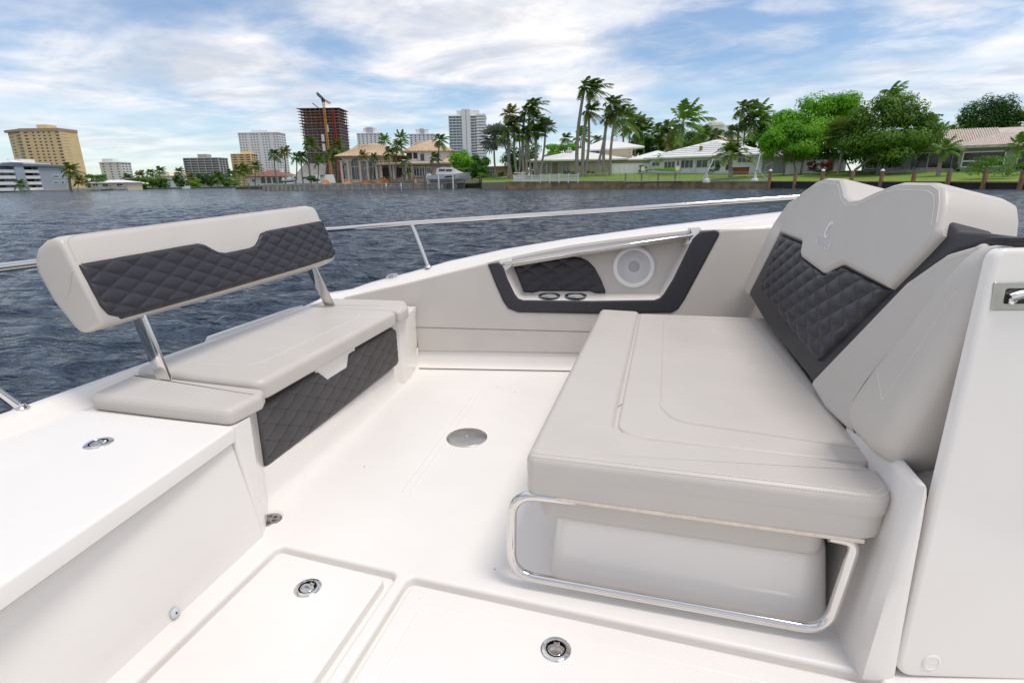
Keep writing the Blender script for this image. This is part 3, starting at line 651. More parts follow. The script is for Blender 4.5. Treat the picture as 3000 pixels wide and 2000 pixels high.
# backrest, in its own tilted plane
tb = R(15); ke = Vector((0.05, -1, 0)).normalized(); kp = Vector((-ke.y, ke.x, 0))
KF = Fr((0.645, 2.2, 0.48), ke, kp*math.sin(tb)+Vector((0, 0, math.cos(tb))))
bo = [(-1.320, 0.73), (-1.425, 0.42), (-1.525, 0.100), (-1.01, 0.052), (-0.084, 0.022), (0.11, 0.307), (0.246, 0.516), (0.381, 0.630), (0.477, 0.664), (0.74, 0.672), (0.74, 0.702), (0.46, 0.697), (0.34, 0.692), (0.22, 0.735), (-1.25, 0.75)]
bk = one('backrest', lambda mb: slab(mb, rpoly(bo, [0.02, 0.1, 0.03, 0.1, 0.03, 0.1, 0.1, 0.1, 0.1, 0, 0, 0.05, 0.05, 0.02, 0.02]), -0.13, 0.0, 0.012, 0.02, KF, 5), DARK, ls, ang=50)
lp = [(-1.325, 0.525), (-1.335, 0.599), (-1.266, 0.722), (-1.206, 0.759), (-1.009, 0.827), (-0.884, 0.843), (-0.680, 0.838), (-0.605, 0.802), (-0.541, 0.766), (-0.457, 0.748), (-0.358, 0.757), (-0.252, 0.789), (-0.149, 0.813), (-0.072, 0.824), (0.140, 0.824), (0.205, 0.808), (0.245, 0.768), (0.273, 0.726), (0.308, 0.668), (0.268, 0.604), (0.173, 0.473), (-0.245, 0.489), (-0.285, 0.480), (-0.390, 0.429), (-0.43, 0.424), (-0.77, 0.447), (-0.805, 0.460), (-0.845, 0.512), (-0.88, 0.520)]
hp = one('headrest_pad', lambda mb: slab(mb, densify(lp, 0.02), -0.205, 0.030, 0.022, 0.03, KF, 6), BEIGE, bk, ang=60)
qkt = interp([(-1.335, 0.516), (-0.862, 0.513), (-0.795, 0.446), (-0.410, 0.422), (-0.268, 0.484), (0.165, 0.470)])
qkb = interp([(-1.335, 0.20), (-1.30, 0.178), (0.11, 0.098), (0.165, 0.108)])
qsk = lambda x, y: -((x+1.335)/1.5)**1.5*0.275*max(0, (0.472-y)/0.37)
quilt('quilted_pad', DARK, KF, -1.305, 0.165, qkb, qkt, 0.165, 0.102, 0.013, 0.016, 280, 70, bk, roll=0.03, base=-0.004, ph=(0.02, 0.02), power=0.5, skew=qsk)
def bk_piping(mb):
    mb.tube([KF.p(x, qkt(x)+0.003, 0.012) for x in [-1.33+i*0.0125 for i in range(121)]], 0.004, 6)
one('piping', bk_piping, BLACK, bk)
quilt_lines('stitching', mat('grey_thread', (0.20, 0.195, 0.20), 0.7, noise=0.05, nscale=60), KF, -1.333, 0.165, qkb, qkt, 0.165, 0.102, 0.0126, (0.02, 0.02), bk, 0.0017, True, lambda y: 0.165-0.275*max(0, 0.472-y)/0.37)
def hd_stitch(mb):
    for d in (0.012, 0.030):
        q = offset(ccw(densify(lp, 0.02)), d); q = [v for v in q if v[1] > 0.70-0.02*(d > 0.02) and v[0] > -1.28]
        q.sort(key=lambda v: v[0])
        for a, b in zip(q, q[1:]):
            if math.hypot(a[0]-b[0], a[1]-b[1]) < 0.06: mb.tube([KF.p(a[0], a[1], 0.0284 if d < 0.02 else 0.0306), KF.p(b[0], b[1], 0.0284 if d < 0.02 else 0.0306)], 0.0016, 4)
tag(one('stitching', hd_stitch, THREAD, hp), kind='stuff')
one('wing_pad', lambda mb: slab(mb, rpoly([(-1.325, 0.74), (-1.428, 0.42), (-1.530, 0.098), (-1.56, 0.085), (-1.70, 0.105), (-1.70, 0.20), (-1.62, 0.55), (-1.47, 0.705)], [0.02, 0.05, 0.02, 0.02, 0.03, 0.05, 0.05, 0.05]), -0.13, 0.003, 0.012, 0.02, KF, 5), BEIGE, ls)
sp_ = [(-0.077, 0.016), (0.129, -0.006), (0.312, 0.006), (0.45, 0.022), (0.56, 0.10), (0.62, 0.60), (0.50, 0.672), (0.477, 0.658), (0.381, 0.624), (0.246, 0.510), (0.11, 0.301)]
wp = one('side_pad', lambda mb: slab(mb, rpoly(sp_, 0.02), -0.13, 0.016, 0.016, 0.02, KF, 5), BEIGE, ls)
tag(one('stitching', lambda mb: stitches(mb, [KF.p(a, b, 0.0162) for a, b in ((-0.045, 0.022), (0.138, 0.298), (0.272, 0.502), (0.40, 0.606), (0.48, 0.635))], 0.009, 0.006, 0.002), THREAD, wp), kind='stuff')
def bolster(mb):
    aL = interp([(0.05, 0.455), (0.105, 0.410), (0.29, 0.455), (0.48, 0.525), (0.622, 0.580), (0.67, 0.605)]); aR = interp([(0.05, 0.665), (0.12, 0.69), (0.40, 0.715), (0.67, 0.735)])
    rr = []
    for b, k in ((0.046, 0.30), (0.049, 0.52), (0.056, 0.70), (0.068, 0.84), (0.085, 0.93), (0.11, 0.985), (0.15, 1), (0.25, 1), (0.35, 1), (0.45, 1), (0.55, 1), (0.60, 0.985), (0.635, 0.93), (0.655, 0.82), (0.665, 0.65), (0.670, 0.4)):
        l, r = aL(b), aR(b); n0, n1 = -0.10, 0.098; ca, cn_ = (l+r)/2, -0.012
        q = rpoly([(l, n0), (r, n0), (r, n1), (l, n1)], [0.03, 0.05, 0.065, 0.050], 8); rr.append([KF.p(ca+(x-ca)*(0.55+0.45*k), b, cn_+(y-cn_)*k) for x, y in ccw(q)])
    mb.loft(rr, True, True)
bo_ = one('bolster', bolster, BEIGE, ls, ang=70)
one('crease_shade', lambda mb: mb.tube([KF.p(a, b, 0.0185) for a, b in ((0.40, 0.030), (0.340, 0.050), (0.310, 0.100), (0.325, 0.18), (0.362, 0.29), (0.438, 0.48), (0.495, 0.60), (0.53, 0.645))], 0.0075, 8), mat('taupe_crease_shade', (0.20, 0.17, 0.15), 0.6, noise=0.1, nscale=30), ls)  # added dark tube: shade of the fold beside the bolster, put in as colour
def bol_st(mb):
    p = [(0.570, 0.10), (0.596, 0.20), (0.628, 0.36), (0.654, 0.53), (0.662, 0.60)]
    for d in (0, 0.012): stitches(mb, [KF.p(a+d, b, (0.0975 if 0.12 < b < 0.58 else 0.088)-0.003*(d > 0)) for a, b in p], 0.011, 0.007, 0.0026)
    stitches(mb, [KF.p(0.475, 0.275, 0.084), KF.p(0.51, 0.255, 0.0985), KF.p(0.592, 0.205, 0.0985)], 0.011, 0.007, 0.002)
tag(one('stitching', bol_st, THREAD, bo_), kind='stuff')
# embroidered emblem and name on the backrest
EMB = mat('white_embroidery', (0.88, 0.87, 0.90), 0.6, noise=0.05, nscale=200, bump=0.2, bscale=900)
LF = Fr(KF.p(-0.540, 0.607, 0.0305), KF.e1, KF.e2)
def emblem(mb):
    def arc(cx, cy, r0, r1, a0, a1, w0, w1, n=14):
        for i in range(n):
            t0, t1 = i/n, (i+1)/n; q = []
            for t, s_ in ((t0, -1), (t1, -1), (t1, 1), (t0, 1)):
                a = R(a0+(a1-a0)*t); r = r0+(r1-r0)*t; wd = (w0+(w1-w0)*t)*max(0.06, math.sin(math.pi*min(0.98, t*0.9+0.06)))
                q.append(LF.p(cx+(r+s_*wd)*math.cos(a), cy+(r+s_*wd)*math.sin(a), 0.0012))
            mb.add(q, [(0, 1, 2, 3)])
    arc(0.0, 0.0, 0.036, 0.036, 60, 300, 0.004, 0.011)
    arc(0.004, 0.004, 0.026, 0.024, 70, 250, 0.003, 0.006)
    arc(0.010, 0.008, 0.022, 0.012, 40, 150, 0.003, 0.006)
    arc(0.012, -0.012, 0.018, 0.010, 200, 330, 0.004, 0.005)
one('emblem', emblem, EMB, hp, smooth=False)
def stroke(mb, pts, w=0.0048):
    for a, b in zip(pts, pts[1:]):
        a, b = Vector(a), Vector(b); d = (b-a).normalized(); n = Vector((-d.y, d.x))*w/2; a = a-d*w*0.3; b = b+d*w*0.3
        mb.add([LF.p(v.x, v.y, 0.0012) for v in (a-n, b-n, b+n, a+n)], [(0, 1, 2, 3)])
x0, y0, h, wd, gp = -0.105, -0.082, 0.036, 0.025, 0.012
def LX(i): return x0+i*(wd+gp)
def letA(x): return [[(x, y0), (x+wd/2, y0+h), (x+wd, y0)], [(x+wd*0.22, y0+h*0.35), (x+wd*0.78, y0+h*0.35)]]
xq, xu, xi, xl = LX(1), LX(2), LX(3)+wd*0.3, LX(4)-wd*0.3
for strokes in (letA(LX(0)), [[(xq+wd/2+wd/2*math.cos(2*math.pi*k/16), y0+h/2+h/2*math.sin(2*math.pi*k/16)) for k in range(17)], [(xq+wd*0.55, y0+h*0.3), (xq+wd, y0-0.003)]],
                [[(xu, y0+h), (xu, y0+h*0.3), (xu+wd*0.2, y0), (xu+wd*0.8, y0), (xu+wd, y0+h*0.3), (xu+wd, y0+h)]], [[(xi, y0), (xi, y0+h)]], [[(xl, y0+h), (xl, y0), (xl+wd*0.85, y0)]], letA(LX(5)-wd*0.35)):
    one('embroidered_letter', lambda mb: [stroke(mb, q) for q in strokes], EMB, hp, smooth=False)

# ---- console at the right
cn = thing('console', 'white helm console with a tall door panel at the right edge', 'console', (1.1, 1.6, 0))
def cbody(mb):
    b = rpoly([(0.600, 1.535), (0.76, 1.475), (1.9, 1.80), (1.9, 3.9), (0.70, 3.9)], [0.05, 0.05, 0, 0, 0.05]); t = rpoly([(0.800, 1.66), (0.88, 1.60), (1.9, 1.88), (1.9, 3.9), (0.83, 3.9)], [0.05, 0.05, 0, 0, 0.05])
    b, t = ccw(b), ccw(t)
    mb.loft([[(p[0]+(q[0]-p[0])*s_, p[1]+(q[1]-p[1])*s_, z) for p, q in zip(b, t)] for z, s_ in ((0.0, 0), (0.25, 0.25), (0.42, 0.48), (0.52, 0.80), (0.60, 1.1), (0.95, 1.75))], True, True)
one('body', cbody, GEL, cn)
DFr = Fr((0.692, 1.350, 0.0), (1, 0.24, 0), (0.040, 0.088, 1))      # door plane, e3 faces the camera
door = one('door', lambda mb: slab(mb, rpoly([(0.0, 0.004), (1.1, -0.02), (1.1, 1.16), (0.0, 1.148)], [0.05, 0.02, 0.02, 0.028]), -0.030, 0.0, 0.012, 0.0, DFr, 5), GEL, cn)
def moulding(mb):
    b = [(0.590, 1.90), (0.588, 1.50), (0.592, 1.385), (0.606, 1.325), (0.650, 1.332), (0.690, 1.350), (0.690, 1.90)]
    t = [(0.668, 1.90), (0.664, 1.54), (0.664, 1.45), (0.670, 1.405), (0.680, 1.392), (0.690, 1.398), (0.690, 1.90)]
    rr = []
    for z, f_ in ((0.0, 0), (0.03, 0.05), (0.15, 0.30), (0.30, 0.58), (0.45, 0.85), (0.53, 1.0)):
        rr.append([(p[0]+(q[0]-p[0])*f_, p[1]+(q[1]-p[1])*f_, z) for p, q in zip(b, t)])
    rr.append([(0.676+(x-0.676)*0.7, 1.43+(y-1.43)*0.985, 0.552) for x, y in t]); rr.append([(0.680+(x-0.680)*0.3, 1.46+(y-1.46)*0.95, 0.560) for x, y in t])
    mb.loft(rr, True, True)
one('moulding', moulding, GEL, cn, ang=60)
one('door_gasket', lambda mb: slab(mb, rpoly([(-0.007, 0.01), (0.02, 0.01), (0.02, 0.52), (-0.007, 0.52)], 0.003), -0.06, -0.034, 0.002, 0, DFr, 2), CAULK, cn)
one('top_cover', lambda mb: slab(mb, rpoly([(0.025, 1.158), (1.08, 1.142), (1.08, 1.166), (0.030, 1.172)], 0.006), -0.075, -0.012, 0.004, 0.004, DFr, 3), BLACK, cn)
DLr = Fr(DFr.p(-0.030, 0, 0), DFr.e1, DFr.e2)
dl = one('door_latch', lambda mb: slab(mb, rpoly([(0.046, 1.006), (0.22, 1.006), (0.22, 1.072), (0.038, 1.072)], 0.004), 0.0, 0.004, 0.0025, 0, DLr, 3, holes=[rpoly([(0.068, 1.022), (0.20, 1.022), (0.20, 1.058), (0.066, 1.058)], 0.006)], drop=0.02), BSTEEL, door)
one('latch_recess', lambda mb: slab(mb, rpoly([(0.062, 1.018), (0.204, 1.018), (0.204, 1.062), (0.060, 1.062)], 0.003), 0.0004, 0.0012, 0, 0, DLr), BLACK, dl)
one('latch_knob', lambda mb: (mb.tube([DLr.p(0.076, 1.036, 0.008), DLr.p(0.095, 1.044, 0.012), DLr.p(0.13, 1.048, 0.014), DLr.p(0.18, 1.046, 0.012)], 0.011, 10), mb.lathe([(0.010, 0.0), (0.010, 0.012), (0.006, 0.016), (0.0004, 0.017)], (0.083, 1.032, 0), 14, DLr)), STEEL, dl)
one('round_plug', lambda mb: mb.lathe([(0.024, -0.001), (0.024, 0.002), (0.019, 0.004), (0.018, 0.0025), (0.0005, 0.003)], (0.085, 0.052, 0), 28, DFr), GEL, door)

# ================================================================== THE SHORE
def at(px, py, D):
    """point seen at pixel (px, py) of the 3000 x 2000 photograph, D metres ahead"""
    d = FWD*FPX+RT*(px-1500)-UP*(py-1000)
    return Vector((0, 0, EYE))+d*(D/d.dot(HEAD))
def pxm(D): return D/FPX/math.cos(PITCH)          # metres per photograph pixel, roughly
class Face:
    """vertical facade plane through two ground points"""
    def __init__(s, l, r):
        s.l = at(*l); r = at(*r); s.z = s.l.z; e = Vector((r.x-s.l.x, r.y-s.l.y, 0)); s.w = e.length
        s.F = Fr(s.l, e, (0, 0, 1))               # e3 faces the camera
    def uv(s, px, py):
        d = FWD*FPX+RT*(px-1500)-UP*(py-1000); o = Vector((0, 0, EYE)); F = s.F
        q = o+d*((F.o-o).dot(F.e3)/d.dot(F.e3))-F.o
        return q.dot(F.e1), q.dot(F.e2)
    def bx(s, mb, a0, a1, b0, b1, n0, n1):
        F = s.F; v = [F.p(a, b, n) for a in (a0, a1) for b in (b0, b1) for n in (n0, n1)]
        mb.add(v, [(0, 1, 3, 2), (4, 6, 7, 5), (0, 4, 5, 1), (2, 3, 7, 6), (0, 2, 6, 4), (1, 5, 7, 3)])
    def px(s, mb, x0, x1, y0, y1, n0, n1):        # the same from pixels: x0..x1, top y0 .. bottom y1
        c = (y0+y1)/2; a0 = s.uv(x0, c)[0]; a1 = s.uv(x1, c)[0]; m = (x0+x1)/2; s.bx(mb, a0, a1, s.uv(m, y1)[1], s.uv(m, y0)[1], n0, n1)
# ---- materials
GLASS = mat('dark_glass', (0.030, 0.038, 0.048), 0.08, spec=0.6, noise=0.3, nscale=0.6)
BGLASS = mat('blue_glass', (0.13, 0.20, 0.24), 0.10, spec=0.6, noise=0.3, nscale=0.3)
WHT = mat('white_stucco', (0.78, 0.78, 0.78), 0.8, noise=0.06, nscale=0.8, bump=0.2, bscale=12, bdist=0.02)
WFRAME = mat('white_frame', (0.74, 0.74, 0.74), 0.5, noise=0.03, nscale=3)
CREAM = mat('cream_stucco', (0.74, 0.64, 0.48), 0.85, noise=0.07, nscale=0.6, bump=0.2, bscale=10, bdist=0.02)
PINKST = mat('pale_pink_stone', (0.74, 0.62, 0.54), 0.85, noise=0.10, nscale=0.7, bump=0.2, bscale=8, bdist=0.02)
YEL = mat('yellow_stucco', (0.80, 0.60, 0.33), 0.85, noise=0.07, nscale=0.15)
TAN = mat('tan_band', (0.42, 0.32, 0.20), 0.85, noise=0.08, nscale=0.2)
GREYB = mat('blue_grey_stucco', (0.36, 0.41, 0.46), 0.85, noise=0.07, nscale=0.2)
GREYW = mat('grey_stucco', (0.30, 0.30, 0.31), 0.85, noise=0.07, nscale=0.6)
CONC = mat('weathered_concrete', (0.36, 0.34, 0.31), 0.9, noise=0.25, nscale=0.8, bump=0.5, bscale=6, bdist=0.05)
CONCD = mat('dark_concrete', (0.24, 0.20, 0.20), 0.9, noise=0.25, nscale=0.15)
RUSTY = mat('rust_red_formwork', (0.40, 0.17, 0.12), 0.85, noise=0.35, nscale=0.25)
ORANGE = mat('crane_orange', (0.62, 0.30, 0.06), 0.6, noise=0.1, nscale=0.4)
WROOF = mat('white_tile_roof', (0.74, 0.74, 0.735), 0.7, noise=0.06, nscale=1.5, bump=0.3, bscale=8, bdist=0.03)
TROOF = mat('tan_tile_roof', (0.54, 0.41, 0.28), 0.85, noise=0.18, nscale=1.2, bump=0.4, bscale=6, bdist=0.05)
PROOF = mat('pink_barrel_tile', (0.55, 0.475, 0.42), 0.85, noise=0.25, nscale=2.5)
RROOF = mat('red_brown_roof', (0.24, 0.11, 0.08), 0.85, noise=0.2, nscale=0.8)
GROOF = mat('grey_shingle_roof', (0.33, 0.31, 0.29), 0.9, noise=0.2, nscale=0.8)
WOOD = mat('weathered_wood', (0.27, 0.165, 0.09), 0.9, noise=0.35, nscale=2.0, bump=0.4, bscale=14, bdist=0.03)
GWOOD = mat('grey_piling_wood', (0.22, 0.19, 0.16), 0.9, noise=0.3, nscale=2.0, bump=0.4, bscale=14, bdist=0.03)
STAINW = mat('stained_seawall', (0.30, 0.22, 0.12), 0.9, noise=0.5, nscale=0.9, bump=0.6, bscale=5, bdist=0.06)
GRASS = mat('lawn_grass', (0.11, 0.25, 0.016), 0.95, col2=(0.20, 0.24, 0.04), nscale=0.35, bump=0.9, bscale=9, bdist=0.08)
SOIL = mat('far_ground', (0.10, 0.11, 0.05), 0.95, noise=0.4, nscale=0.05)
RUBBLE = mat('orange_clay', (0.48, 0.20, 0.09), 0.95, noise=0.35, nscale=1.2, bump=0.8, bscale=4, bdist=0.1)
BARK = mat('grey_bark', (0.20, 0.17, 0.14), 0.95, noise=0.3, nscale=3, bump=0.5, bscale=10, bdist=0.04)
PBARK = mat('pale_palm_bark', (0.30, 0.265, 0.225), 0.95, noise=0.3, nscale=3, bump=0.5, bscale=9, bdist=0.04)
def leafmat(name, a, b, sc=0.5, rough=0.55):
    if name in MATS: return MATS[name]
    m = mat(name, a, rough, col2=b, nscale=sc, detail=2); t = m.node_tree; p = t.nodes['Principled BSDF']
    p.inputs['Specular IOR Level'].default_value = 0.25
    tr = t.nodes.new('ShaderNodeBsdfTranslucent'); tr.inputs[0].default_value = (a[0]*1.2, a[1]*1.25, a[2]*0.8, 1); mxs = t.nodes.new('ShaderNodeMixShader'); mxs.inputs[0].default_value = 0.28
    o = t.nodes['Material Output']; t.links.new(p.outputs[0], mxs.inputs[1]); t.links.new(tr.outputs[0], mxs.inputs[2]); t.links.new(mxs.outputs[0], o.inputs[0])
    return m
LF_A = leafmat('bright_green_leaves', (0.19, 0.43, 0.015), (0.075, 0.25, 0.010), 0.35)
LF_B = leafmat('deep_green_leaves', (0.085, 0.23, 0.018), (0.035, 0.115, 0.012), 0.35)
LF_C = leafmat('olive_green_leaves', (0.135, 0.26, 0.022), (0.055, 0.13, 0.014), 0.35)
LF_D = leafmat('dark_glossy_leaves', (0.045, 0.125, 0.014), (0.018, 0.06, 0.010), 0.35)
FR_A = leafmat('palm_fronds', (0.125, 0.200, 0.030), (0.055, 0.105, 0.018), 0.4)
FR_B = leafmat('yellowing_fronds', (0.200, 0.190, 0.030), (0.10, 0.115, 0.022), 0.4)
FR_C = leafmat('silver_fronds', (0.20, 0.235, 0.215), (0.11, 0.14, 0.125), 0.4)
FRUIT = mat('orange_palm_fruit', (0.42, 0.17, 0.03), 0.8, noise=0.3, nscale=3)
DEADF = mat('dead_brown_fronds', (0.20, 0.13, 0.07), 0.9, noise=0.3, nscale=2)

# ---- water: one sheet to the horizon, finer near the boat
def water():
    rng = random.Random(11); waves = []
    for lam, amp, n in ((5.5, 0.020, 3), (2.4, 0.021, 5), (1.15, 0.0175, 8), (0.62, 0.0110, 9), (0.33, 0.0058, 9)):
        for k in range(n):
            L_ = lam*rng.uniform(0.75, 1.35); a = R(100)+rng.gauss(0, 0.65); kk = 2*math.pi/L_
            waves.append((kk*math.cos(a), kk*math.sin(a), amp*rng.uniform(0.6, 1.2)*0.75, rng.uniform(0, 6.28), L_))
    # polar net round the camera, in the half of the world the boat leaves open
    rs = [1.2]
    while rs[-1] < 9000: rs.append(rs[-1]*1.0065 if rs[-1] < 70 else (rs[-1]*1.010 if rs[-1] < 260 else rs[-1]*1.06))
    a0, a1, na = R(-75), R(100), 760
    th = np.linspace(a0, a1, na+1)+YAW; r = np.array(rs)
    X = -np.outer(r, np.sin(th)); Y = np.outer(r, np.cos(th)); Z = np.full_like(X, ZW)
    wx = X+0.35*np.sin(Y*0.21+1.0)+0.25*np.sin(X*0.33); wy = Y+0.35*np.sin(X*0.18+2.0)
    gust = 0.75+0.35*np.sin(X*0.11+0.5*np.sin(Y*0.07))*np.sin(Y*0.09+1.7)
    dr = np.maximum(r*0.0065, r*(a1-a0)/na)
    for kx, ky, am, ph, L_ in waves:
        fade = np.clip((L_/(dr*1.7))-1.0, 0, 1)[:, None]
        s_ = np.sin(kx*wx+ky*wy+ph); Z += am*fade*gust*(s_+0.35*np.cos(2*(kx*wx+ky*wy+ph)))
    V = np.stack([X, Y, Z], -1).reshape(-1, 3); n = na+1; m = len(rs)
    i = np.arange(m-1)[:, None]*n+np.arange(na)[None, :]; F = np.stack([i, i+n, i+n+1, i+1], -1).reshape(-1, 4)[:, ::-1]
    me = bpy.data.meshes.new('water'); me.from_pydata(V.tolist(), [], F.tolist()); me.update()
    mt = bpy.data.materials.new('water'); mt.use_nodes = True; t = mt.node_tree; b = t.nodes['Principled BSDF']
    b.inputs['Base Color'].default_value = (0.020, 0.036, 0.060, 1); b.inputs['Roughness'].default_value = 0.12; b.inputs['IOR'].default_value = 1.33
    co = t.nodes.new('ShaderNodeTexCoord'); mp = t.nodes.new('ShaderNodeMapping'); mp.inputs['Rotation'].default_value = (0, 0, R(-12)); mp.inputs['Scale'].default_value = (0.62, 1.5, 1)
    t.links.new(co.outputs['Object'], mp.inputs[0]); last = None
    for sc, dist, st in ((1.0, 0.45, 1.0), (2.8, 0.19, 1.0), (7.0, 0.07, 0.9), (17.0, 0.02, 0.5)):
        n_ = t.nodes.new('ShaderNodeTexNoise'); n_.inputs['Scale'].default_value = sc; n_.inputs['Detail'].default_value = 4; n_.inputs['Distortion'].default_value = 0.5
        t.links.new(mp.outputs[0], n_.inputs['Vector']); bu = t.nodes.new('ShaderNodeBump'); bu.inputs['Strength'].default_value = st; bu.inputs['Distance'].default_value = dist
        t.links.new(n_.outputs[0], bu.inputs['Height'])
        if last: t.links.new(last, bu.inputs['Normal'])
        last = bu.outputs[0]
    t.links.new(last, b.inputs['Normal'])
    return tag(link('water', me, mt, ang=180), 'dark blue choppy water of the waterway', kind='structure')
water()

# ---- land
def land(name, rows, m, label):
    mb = MB(); k = len(rows[0]); mb.v = [tuple(p) for r in rows for p in r]
    mb.f = [(i*k+j, i*k+j+1, (i+1)*k+j+1, (i+1)*k+j) for i in range(len(rows)-1) for j in range(k-1)]
    return tag(mb.build(name, m, ang=30), label, kind='structure')
def down(p, z): return Vector((p.x, p.y, z))
def lerp_rows(pts, D0=None): return [at(*p) for p in pts]
# near right bank
r1 = [at(*p) for p in ((1412, 535, 112), (1480, 534, 110), (1700, 533, 106), (2000, 533, 97), (2250, 533, 84), (2490, 534, 74), (2775, 535, 64), (2995, 536, 57), (3350, 540, 47))]
r2 = [at(*p) for p in ((1412, 522, 124), (1490, 516, 124), (1700, 506, 124), (2000, 504.5, 118), (2230, 503.5, 112), (2490, 500, 96), (2760, 498, 86), (3000, 497, 80), (3350, 500, 66))]
r3 = [down(Vector((p.x, p.y, 0))+(p-Vector((0, 0, p.z))).normalized()*260, p.z+1.0) for p in r2]
land('ground', [r1, r2, r3], GRASS, 'green lawn rising from the near right bank')
r0 = [down(p, ZW-1.2) for p in r1]
# mansion bank
m1 = [at(*p) for p in ((772, 545, 152), (900, 543, 150), (1100, 541, 150), (1360, 538, 150))]; m2 = [at(*p) for p in ((772, 540, 172), (900, 537, 166), (1100, 534, 162), (1360, 531, 162))]
m3 = [down(Vector((p.x, p.y, 0))*2.2, p.z) for p in m2]
land('ground', [m1, m2, m3], SOIL, 'sandy ground of the point in front of the mansion')
b1 = [at(*p) for p in ((1330, 538, 158), (1412, 537, 150), (1480, 536, 135))]; b2 = [at(*p) for p in ((1330, 520, 175), (1412, 518, 160), (1500, 516, 140))]
land('ground', [[down(p, ZW-0.5) for p in b1], b1, b2], SOIL, 'overgrown bank in the inlet behind the lifted cruiser')
# left and far banks
l1 = [at(*p) for p in ((-300, 566, 232), (0, 559, 245), (200, 555.5, 265), (268, 554.5, 290), (450, 551, 360), (560, 549, 420), (700, 546, 430), (790, 544.5, 430), (1000, 541, 430))]
l2 = [down(Vector((p.x, p.y, 0))*1.12, p.z+0.5) for p in l1]; l3 = [down(Vector((p.x, p.y, 0))*6, p.z+1.5) for p in l1]
land('ground', [[down(p, ZW-1) for p in l1], l1, l2, l3], SOIL, 'low built-up far bank on the left')
q1 = [at(*p) for p in ((690, 548, 232), (740, 547, 230), (840, 545, 228))]; q2 = [at(*p) for p in ((690, 543, 260), (740, 541, 260), (840, 539, 260))]
land('ground', [[down(p, ZW-1) for p in q1], q1, q2, [down(p*1.5, p.z) for p in q2]], SOIL, 'low point of land under the red-roofed house')
# seawalls
def wall_strip(name, label, tops, m, th=0.4, cap=None, capm=None, up=0.0):
    t = thing(name, label, 'seawall', tuple(down(tops[0].lerp(tops[-1], 0.5), ZW)))
    mb = MB(); inw = [Vector((p.x, p.y, 0)).normalized() for p in tops]; rr = []
    for p, n in zip(tops, inw):
        rr.append([down(p, ZW-1.2)-n*0.05, p-n*0.05+Vector((0, 0, up)), p+n*th+Vector((0, 0, up)), down(p+n*th, ZW-1.2)])
    mb.loft(rr, True, True); mb.build('wall', m, t)
    if cap:
        mb = MB(); rr = []
        for p, n in zip(tops, inw):
            u = Vector((0, 0, up)); rr.append([p-n*0.18+u, p-n*0.18+u+Vector((0, 0, cap)), p+n*(th+0.1)+u+Vector((0, 0, cap)), p+n*(th+0.1)+u])
        mb.loft(rr, True, True); mb.build('cap', capm or m, t)
    return t
wall_strip('seawall', 'stained concrete seawall below the white ranch house', r1[1:5], STAINW, 0.5, 0.16, CONC)
sp_w = wall_strip('seawall', 'short corrugated sheet pile wall below the white fence corner', r1[0:2], CONC, 0.4)
for k in range(16):
    p = r1[0].lerp(r1[1], (k+0.5)/16); n = Vector((p.x, p.y, 0)).normalized()
    one('sheet_pile', lambda mb: mb.tube([down(p-n*0.06, ZW-1), p-n*0.06+Vector((0, 0, 0.05))], 0.16, 8), PBARK, sp_w)
bw = wall_strip('bulkhead', 'dark timber bulkhead with a plank cap below the right lawn', r1[4:9], mat('wet_dark_timber', (0.02, 0.018, 0.016), 0.7, noise=0.3, nscale=2), 0.3, 0.14, WOOD)
mw = wall_strip('seawall', 'long concrete seawall with posts in front of the mansion', m1, CONC, 0.5, 0.25, CONC)
for k in range(30):
    t_ = k/29; q = m1[0].lerp(m1[1], t_*3) if t_ < 1/3 else (m1[1].lerp(m1[2], t_*3-1) if t_ < 2/3 else m1[2].lerp(m1[3], min(1, t_*3-2)))
    n = Vector((q.x, q.y, 0)).normalized()
    one('buttress', lambda mb: mb.box(down(q-n*0.4, (q.z+ZW)/2-0.2), (0.5, 0.5, q.z-ZW+0.2)), CONC, mw)
wall_strip('seawall', 'pale concrete quay under the blue-grey apartment block', l1[0:4], CONC, 0.4, 0.2, WHT)

# ---- piles along the bulkhead
for k, px_ in enumerate((2253, 2327, 2406, 2492, 2579, 2673, 2775, 2881, 2990)):
    f_ = np.interp(px_, [2253, 2490, 2775, 2995], [83.4, 73.5, 63.6, 56.6]); b = at(px_, 541, f_); tpt = at(px_, 501, f_)
    names = ['leftmost', 'second from the left', 'third from the left', 'fourth from the left', 'middle', 'sixth from the left', 'seventh from the left', 'eighth from the left', 'rightmost']
    p_ = thing('piling', 'square brown timber piling on the right bulkhead, %s of nine' % names[k], 'piling', tuple(down(b, ZW)), 'timber pilings on the bulkhead')
    h = tpt.z-ZW; M = Matrix.Rotation(0.25+0.03*k, 3, 'Z')
    one('post', lambda mb: mb.box((b.x, b.y, ZW+h/2-0.5), (0.34, 0.34, h+1.0), M), WOOD, p_)
    if k in (0, 2, 4): one('post_cap', lambda mb: mb.lathe([(0.26, h+ZW), (0.24, h+ZW+0.06), (0.14, h+ZW+0.2), (0.01, h+ZW+0.24)], (b.x, b.y, 0), 10), WFRAME, p_)

